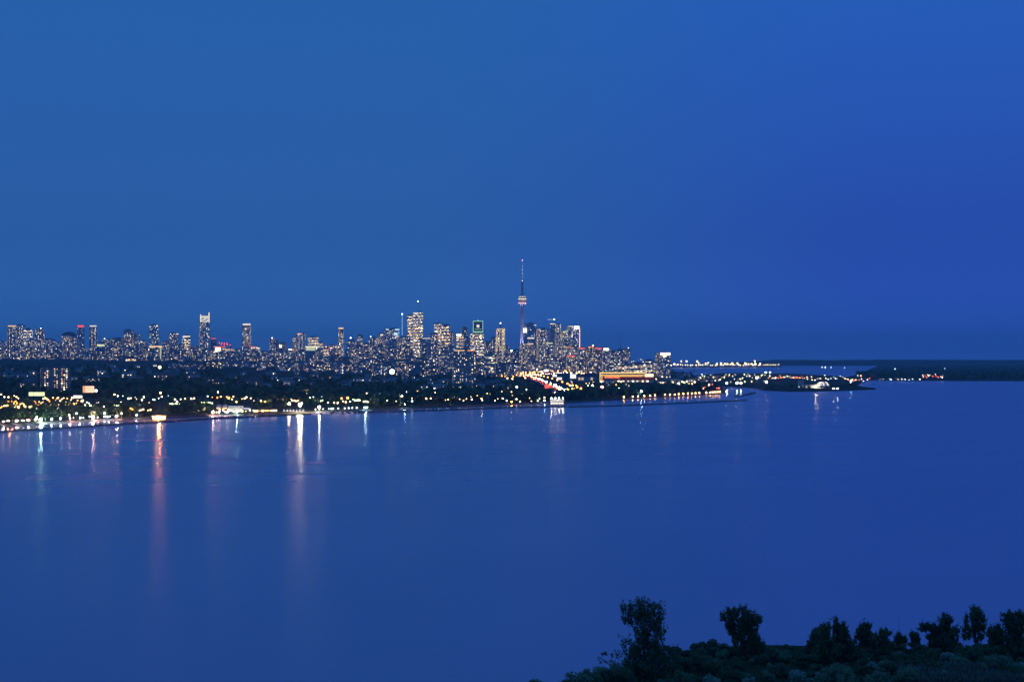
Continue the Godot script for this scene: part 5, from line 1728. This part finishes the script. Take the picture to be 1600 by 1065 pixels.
# ------------------------------------------------------------------ the park below the camera
func build_park() -> void:
	var pts := []
	for p in [[640, 1150], [800, 1082], [865, 1066], [925, 1058], [972, 1042], [1050, 1020], [1120, 1010], [1190, 1007], [1260, 1008.5], [1330, 1011], [1440, 1014], [1540, 1012], [1640, 1010], [1900, 1004]]:
		pts.append([p[0], (EYE - 2.2) * F / (p[1] - LEVEL)])
	pts.append([3000, 250])
	pts.append([3000, 120])
	pts.append([400, 150])
	flat_land("park_ground", pts, 2.2, M.ground, 4.0)
	# trees against the water
	near_tree(1008, 938, 1064, "tallest leaning cottonwood with a ragged split crown by the shore", [[-0.17, 0.86, 0.10, 0.07], [-0.02, 0.93, 0.10, 0.06], [0.08, 0.84, 0.10, 0.08], [-0.02, 0.82, 0.09, 0.07], [-0.20, 0.74, 0.06, 0.045], [0.16, 0.72, 0.08, 0.07], [0.03, 0.70, 0.10, 0.09], [0.05, 0.58, 0.13, 0.10], [0.15, 0.60, 0.06, 0.07], [0.0, 0.45, 0.16, 0.10], [-0.14, 0.33, 0.13, 0.10], [0.12, 0.36, 0.15, 0.11], [0.0, 0.24, 0.20, 0.11], [0.2, 0.2, 0.12, 0.10], [-0.16, 0.16, 0.14, 0.09], [0.06, 0.1, 0.2, 0.08]], "leaf0", 1.25, -0.03)
	near_tree(1158, 950, 1032, "broad-headed tree with a flat spreading crown over a dark cedar", [[-0.28, 0.83, 0.09, 0.05], [-0.12, 0.92, 0.11, 0.06], [0.03, 0.94, 0.09, 0.055], [0.18, 0.86, 0.11, 0.07], [0.30, 0.79, 0.07, 0.06], [0.0, 0.80, 0.16, 0.08], [-0.14, 0.76, 0.12, 0.07], [0.2, 0.72, 0.10, 0.08], [-0.22, 0.62, 0.06, 0.05], [0.02, 0.64, 0.12, 0.09], [0.1, 0.52, 0.12, 0.1], [-0.14, 0.50, 0.07, 0.06], [0.0, 0.4, 0.12, 0.1]], "leaf0", 1.25)
	near_tree(1176, 990, 1030, "dark bushy cedar with drooping skirts under the broad-headed tree", [[0.0, 0.86, 0.12, 0.12], [0.06, 0.66, 0.22, 0.15], [0.18, 0.45, 0.28, 0.16], [0.3, 0.26, 0.32, 0.14], [-0.12, 0.4, 0.28, 0.18], [0.1, 0.16, 0.4, 0.14], [0.5, 0.16, 0.2, 0.1]], "leaf0", 1.2)
	near_tree(1292, 977, 1038, "rounded dense tree, lower of a merged pair", egg_lobes(16, 0.36, 0.08), "leaf1", 1.0)
	near_tree(1314, 971, 1034, "pointed dense tree, taller of a merged pair", egg_lobes(15, 0.30, 0.1), "leaf0", 1.1)
	near_tree(1272, 993, 1030, "small round tree at the left foot of the merged pair", egg_lobes(7, 0.4, 0.2), "leaf0", 1.0)
	near_tree(1353, 973, 1026, "upright tree with a clear gap below its crown", egg_lobes(13, 0.28, 0.18), "leaf0", 0.95)
	near_tree(1380, 983, 1030, "tapering tree close against the upright one", egg_lobes(14, 0.36, 0.1), "leaf1", 1.0)
	near_tree(1407, 991, 1017, "tiny round tree under a bare twig", egg_lobes(7, 0.32, 0.3), "leaf0", 0.9)
	near_tree(1430, 990, 1018, "tiny airy tree with a visible stem", egg_lobes(7, 0.34, 0.38), "leaf1", 0.7)
	near_tree(1462, 975, 1022, "hunched tree with one arm bowed to the side", [[-0.42, 0.84, 0.10, 0.05], [-0.30, 0.94, 0.12, 0.05], [-0.1, 0.92, 0.16, 0.08], [0.05, 0.80, 0.2, 0.1], [0.0, 0.6, 0.22, 0.12], [0.05, 0.42, 0.2, 0.12], [-0.1, 0.5, 0.14, 0.1], [0.0, 0.25, 0.15, 0.1]], "leaf0", 1.0)
	near_tree(1479, 961, 1024, "tall pointed tree rising behind the hunched one", [[0.0, 0.94, 0.07, 0.055], [-0.05, 0.85, 0.09, 0.07], [0.05, 0.80, 0.10, 0.08], [0.0, 0.68, 0.15, 0.09], [0.14, 0.56, 0.12, 0.09], [-0.1, 0.52, 0.12, 0.09], [0.02, 0.42, 0.18, 0.1], [0.2, 0.36, 0.10, 0.08], [0.08, 0.26, 0.18, 0.08]], "leaf0", 1.0)
	near_tree(1525, 950, 1018, "tall open poplar with sky showing between its sprays", [[0.0, 0.93, 0.09, 0.06], [-0.09, 0.84, 0.05, 0.05], [0.10, 0.85, 0.06, 0.06], [0.02, 0.80, 0.06, 0.06], [-0.17, 0.72, 0.05, 0.07], [0.15, 0.70, 0.06, 0.07], [-0.06, 0.66, 0.05, 0.07], [0.06, 0.60, 0.05, 0.06], [-0.22, 0.52, 0.05, 0.08], [-0.14, 0.48, 0.05, 0.07], [0.17, 0.52, 0.06, 0.07], [0.02, 0.46, 0.06, 0.07], [-0.2, 0.36, 0.07, 0.06], [0.12, 0.36, 0.06, 0.06], [0.04, 0.28, 0.05, 0.06]], "leaf1", 1.0)
	near_tree(1556, 977, 1024, "short loose tree between the open poplar and the big end tree", egg_lobes(11, 0.30, 0.2), "leaf1", 0.8)
	near_tree(1586, 957, 1030, "big dense tree with one pale limb showing", [[-0.16, 0.90, 0.09, 0.06], [0.0, 0.95, 0.12, 0.05], [0.14, 0.88, 0.10, 0.07], [-0.14, 0.76, 0.09, 0.07], [0.08, 0.78, 0.15, 0.08], [0.16, 0.64, 0.12, 0.09], [0.0, 0.6, 0.12, 0.09], [0.1, 0.48, 0.16, 0.1], [-0.06, 0.42, 0.12, 0.1], [0.06, 0.3, 0.16, 0.1], [0.0, 0.18, 0.18, 0.1]], "leaf0", 1.15)
	near_tree(1628, 965, 1026, "dense tree beyond the big end tree", egg_lobes(10, 0.3, 0.2), "leaf0", 1.0)
	# leafless pale tree before the tallest cottonwood
	var bd := (EYE - 2.2) * F / (1066.0 - LEVEL)
	var bt := thing("bare_tree", "leafless tree with pale forked branches before the tallest cottonwood", "tree", Vector3(gx(1023, bd), 2.2, -bd))
	var bb := Shell.new()
	var hh := gy(1016, bd) - 2.2
	bb.tube(Vector3(0, -0.4, 0), Vector3(0.1, hh * 0.35, 0), 0.16, 0.12, 7, M.bark_pale)
	part("trunk", bb, bt)
	for k in 9:
		var br := Shell.new()
		var a := (k - 4) * 0.22 + rng.randf_range(-0.06, 0.06)
		var s := Vector3(0.1, hh * rng.randf_range(0.25, 0.42), 0)
		var mid := s + Vector3(sin(a) * hh * 0.3, cos(a) * hh * 0.28, rng.randf_range(-0.3, 0.5))
		var e := mid + Vector3(sin(a * 1.3) * hh * 0.3, cos(a * 1.2) * hh * 0.32, rng.randf_range(-0.3, 0.5))
		br.tube(s, mid, 0.085, 0.055, 5, M.bark_pale)
		br.tube(mid, e, 0.055, 0.02, 5, M.bark_pale)
		br.tube(mid, mid + Vector3(sin(a + 0.6) * hh * 0.2, hh * 0.16, 0.2), 0.04, 0.015, 4, M.bark_pale)
		br.tube(mid, mid + Vector3(sin(a - 0.6) * hh * 0.18, hh * 0.17, -0.2), 0.04, 0.015, 4, M.bark_pale)
		part("branch", br, bt)
	# thin bare sapling
	var sd := (EYE - 2.2) * F / (1019.0 - LEVEL)
	var sp := thing("bare_sapling", "thin bare twig standing above the tiny round tree", "sapling", Vector3(gx(1405.5, sd), 2.2, -sd))
	var ss := Shell.new()
	ss.tube(Vector3(0, -0.3, 0), Vector3(-0.1, gy(958, sd) - 2.2, 0), 0.07, 0.02, 5, M.bark)
	part("stem", ss, sp)
	# arched shrub with open twigs over the water
	var ad := (EYE - 2.2) * F / (1046.0 - LEVEL)
	var ar := thing("arched_shrub", "open twiggy shrub arching over the water left of the cottonwood", "shrub", Vector3(gx(962, ad), 2.2, -ad))
	var ash := Shell.new()
	var prev := Vector3(0, 0, 0)
	for k in 9:
		var t := (k + 1) / 9.0
		var p := Vector3(-3.6 * sin(t * 2.0), 2.6 * sin(t * PI * 0.75) , 0.2 * t)
		ash.tube(prev, p, 0.10, 0.07, 5, M.bark)
		prev = p
	part("stem", ash, ar)
	var al := Shell.new()
	for k in 9:
		leaves(al, Vector3(-3.9 + rng.randf() * 3.4, rng.randf_range(1.4, 3.6), rng.randf_range(-0.5, 0.5)), Vector3(0.5, 0.4, 0.4), 26, 0.26, M.leaf0)
	part("foliage", al, ar)
	# shrubs: [reading, top, foot, width, leaf, label]
	var kinds := [
		["round dark shrub", "leaf0"], ["round green shrub", "leaf1"], ["soft pale willow bush", "leaf2"], ["silvery pale shrub", "leaf3"]]
	var shr := [[840, 1058, 1076, 26, 2], [905, 1048, 1080, 44, 2], [925, 1040, 1074, 40, 2], [950, 1032, 1070, 48, 2], [965, 1036, 1072, 40, 0], [988, 1028, 1066, 44, 0], [975, 1040, 1075, 40, 1], [1045, 1030, 1062, 40, 0], [1070, 1020, 1052, 46, 0], [1098, 1016, 1048, 44, 0], [1118, 1024, 1056, 40, 1], [1068, 1046, 1080, 46, 1], [1105, 1050, 1082, 40, 3], [1132, 1008, 1034, 26, 2], [1142, 1038, 1068, 46, 0], [1172, 1054, 1078, 24, 3], [1205, 1012, 1034, 30, 0], [1232, 1006, 1018, 18, 1], [1220, 1032, 1058, 44, 0], [1250, 1044, 1072, 32, 3], [1262, 1020, 1044, 36, 0], [1285, 1050, 1078, 30, 2], [1300, 1036, 1066, 44, 2], [1328, 1042, 1074, 40, 2], [1348, 1026, 1056, 30, 0], [1372, 1046, 1080, 44, 2], [1395, 1030, 1056, 36, 0], [1400, 1020, 1040, 50, 0], [1418, 1040, 1076, 50, 2], [1432, 1020, 1048, 18, 1], [1455, 1012, 1048, 26, 1], [1480, 1018, 1034, 22, 3], [1495, 1020, 1034, 18, 2], [1525, 1014, 1036, 40, 0], [1502, 1044, 1060, 18, 0], [1558, 1016, 1056, 42, 2], [1590, 1034, 1054, 24, 3], [1598, 1022, 1044, 22, 1], [1540, 1022, 1040, 24, 0], [1345, 1014, 1034, 60, 0], [1190, 1020, 1040, 30, 0], [1240, 1016, 1032, 24, 1]]
	for k in 34:
		var r := 1040.0 + 17.0 * k + rng.randf_range(-6, 6)
		if r > 1196 and r < 1262 or r > 1412 and r < 1440:
			continue
		var foot := rng.randf_range(1020.0, 1030.0)
		shr.append([r, foot - rng.randf_range(13, 24), foot, rng.randf_range(26, 44), rng.randi() % 2])
	for k in 70:
		var r := 1035.0 + 8.2 * k + rng.randf_range(-5, 5)
		var foot := rng.randf_range(1024.0, 1072.0)
		shr.append([r, foot - rng.randf_range(9, 20), foot, rng.randf_range(16, 34), [0, 0, 1, 1, 2, 2, 3][rng.randi() % 7]])
	for s in shr:
		var d: float = (EYE - 2.2) * F / (s[2] - LEVEL)
		var w: float = s[3] / F * d
		var h: float = gy(s[1], d) - 2.2
		var kd = kinds[s[4]]
		var look: String = ("wide " if w > 5.2 else ("narrow " if w < 3.4 else "")) + ("high " if h > 3.9 else ("low " if h < 2.8 else "")) + kd[0]
		var near: String = "" 
		for q in [[900, 1040, "by the tallest cottonwood"], [1040, 1125, "between the cottonwood and the broad-headed tree"], [1125, 1215, "under the broad-headed tree"], [1215, 1270, "in the open gap before the merged pair"], [1270, 1340, "below the merged pair of trees"], [1340, 1412, "below the upright and tapering trees"], [1412, 1470, "below the two tiny trees"], [1470, 1512, "below the hunched tree"], [1512, 1550, "below the open poplar"], [1550, 1640, "below the big end tree"], [800, 900, "alone at the water's edge"]]:
			if s[0] >= q[0] and s[0] < q[1]:
				near = q[2]
		var o := thing("shrub", look + " " + near, "shrub", Vector3(gx(s[0], d), 2.2, -d), 0.0, "shrubs on the bank")
		var st := Shell.new()
		for k in 5:
			st.tube(Vector3(0, -0.2, 0), Vector3(w * 0.16 * (k - 2), h * 0.55, rng.randf_range(-0.1, 0.1) * w), 0.07, 0.03, 4, M.bark)
		part("stems", st, o)
		var fo := Shell.new()
		for k in 9:
			var c := Vector3(rng.randf_range(-0.36, 0.36) * w, h * rng.randf_range(0.25, 0.78), rng.randf_range(-0.3, 0.3) * w)
			leaves(fo, c, Vector3(w * 0.22, h * 0.24, w * 0.22) * rng.randf_range(0.7, 1.2), 190, 0.36, M[kd[1]])
		part("foliage", fo, o)
	# grass and reeds
	grass("grass", "rough grass covering the bank", 9000, 880, 1640, 1009, 1075, 0.6, M.leaf1)
	grass("reeds", "pale reeds at the foot of the bank", 7000, 1410, 1640, 1046, 1076, 1.5, M.reed)

func grass(called: String, label: String, n: int, r0: float, r1: float, v0: float, v1: float, high: float, m) -> void:
	var s := Shell.new()
	for k in 7:
		var a := k * 0.9
		var p := Vector3(cos(a * 2.3), 0, sin(a * 2.3)) * 0.35
		var tip := p + Vector3(cos(a) * 0.3, 1.0, sin(a) * 0.3)
		var sd := Vector3(-sin(a), 0, cos(a)) * 0.09
		s.tri(p - sd, p + sd, tip, Vector3(0, 0.6, 0.8), Vector3(0, 0.6, 0.8), Vector3(0, 0.6, 0.8), m)
	var mm := MultiMesh.new()
	mm.transform_format = MultiMesh.TRANSFORM_3D
	mm.mesh = s.mesh()
	var tr := []
	for i in n:
		var r := rng.randf_range(r0, r1)
		var v := rng.randf_range(maxf(v0, curve([[800, 1084], [865, 1068], [925, 1060], [972, 1044], [1050, 1022], [1120, 1012], [1190, 1009], [1260, 1010.5], [1330, 1013], [1440, 1016], [1540, 1014], [1640, 1012]], r)), v1)
		var d := (EYE - 2.2) * F / (v - LEVEL)
		var h := high * rng.randf_range(0.6, 1.3)
		tr.append(Transform3D(Basis(Vector3.UP, rng.randf() * TAU).scaled(Vector3(h * 1.2, h, h * 1.2)), Vector3(gx(r, d), 2.18, -d)))
	mm.instance_count = tr.size()
	for i in tr.size():
		mm.set_instance_transform(i, tr[i])
	var o := MultiMeshInstance3D.new()
	o.name = numbered(called)
	o.multimesh = mm
	add_child(o)
	o.set_meta("kind", "stuff")
	tag(o, label, called)
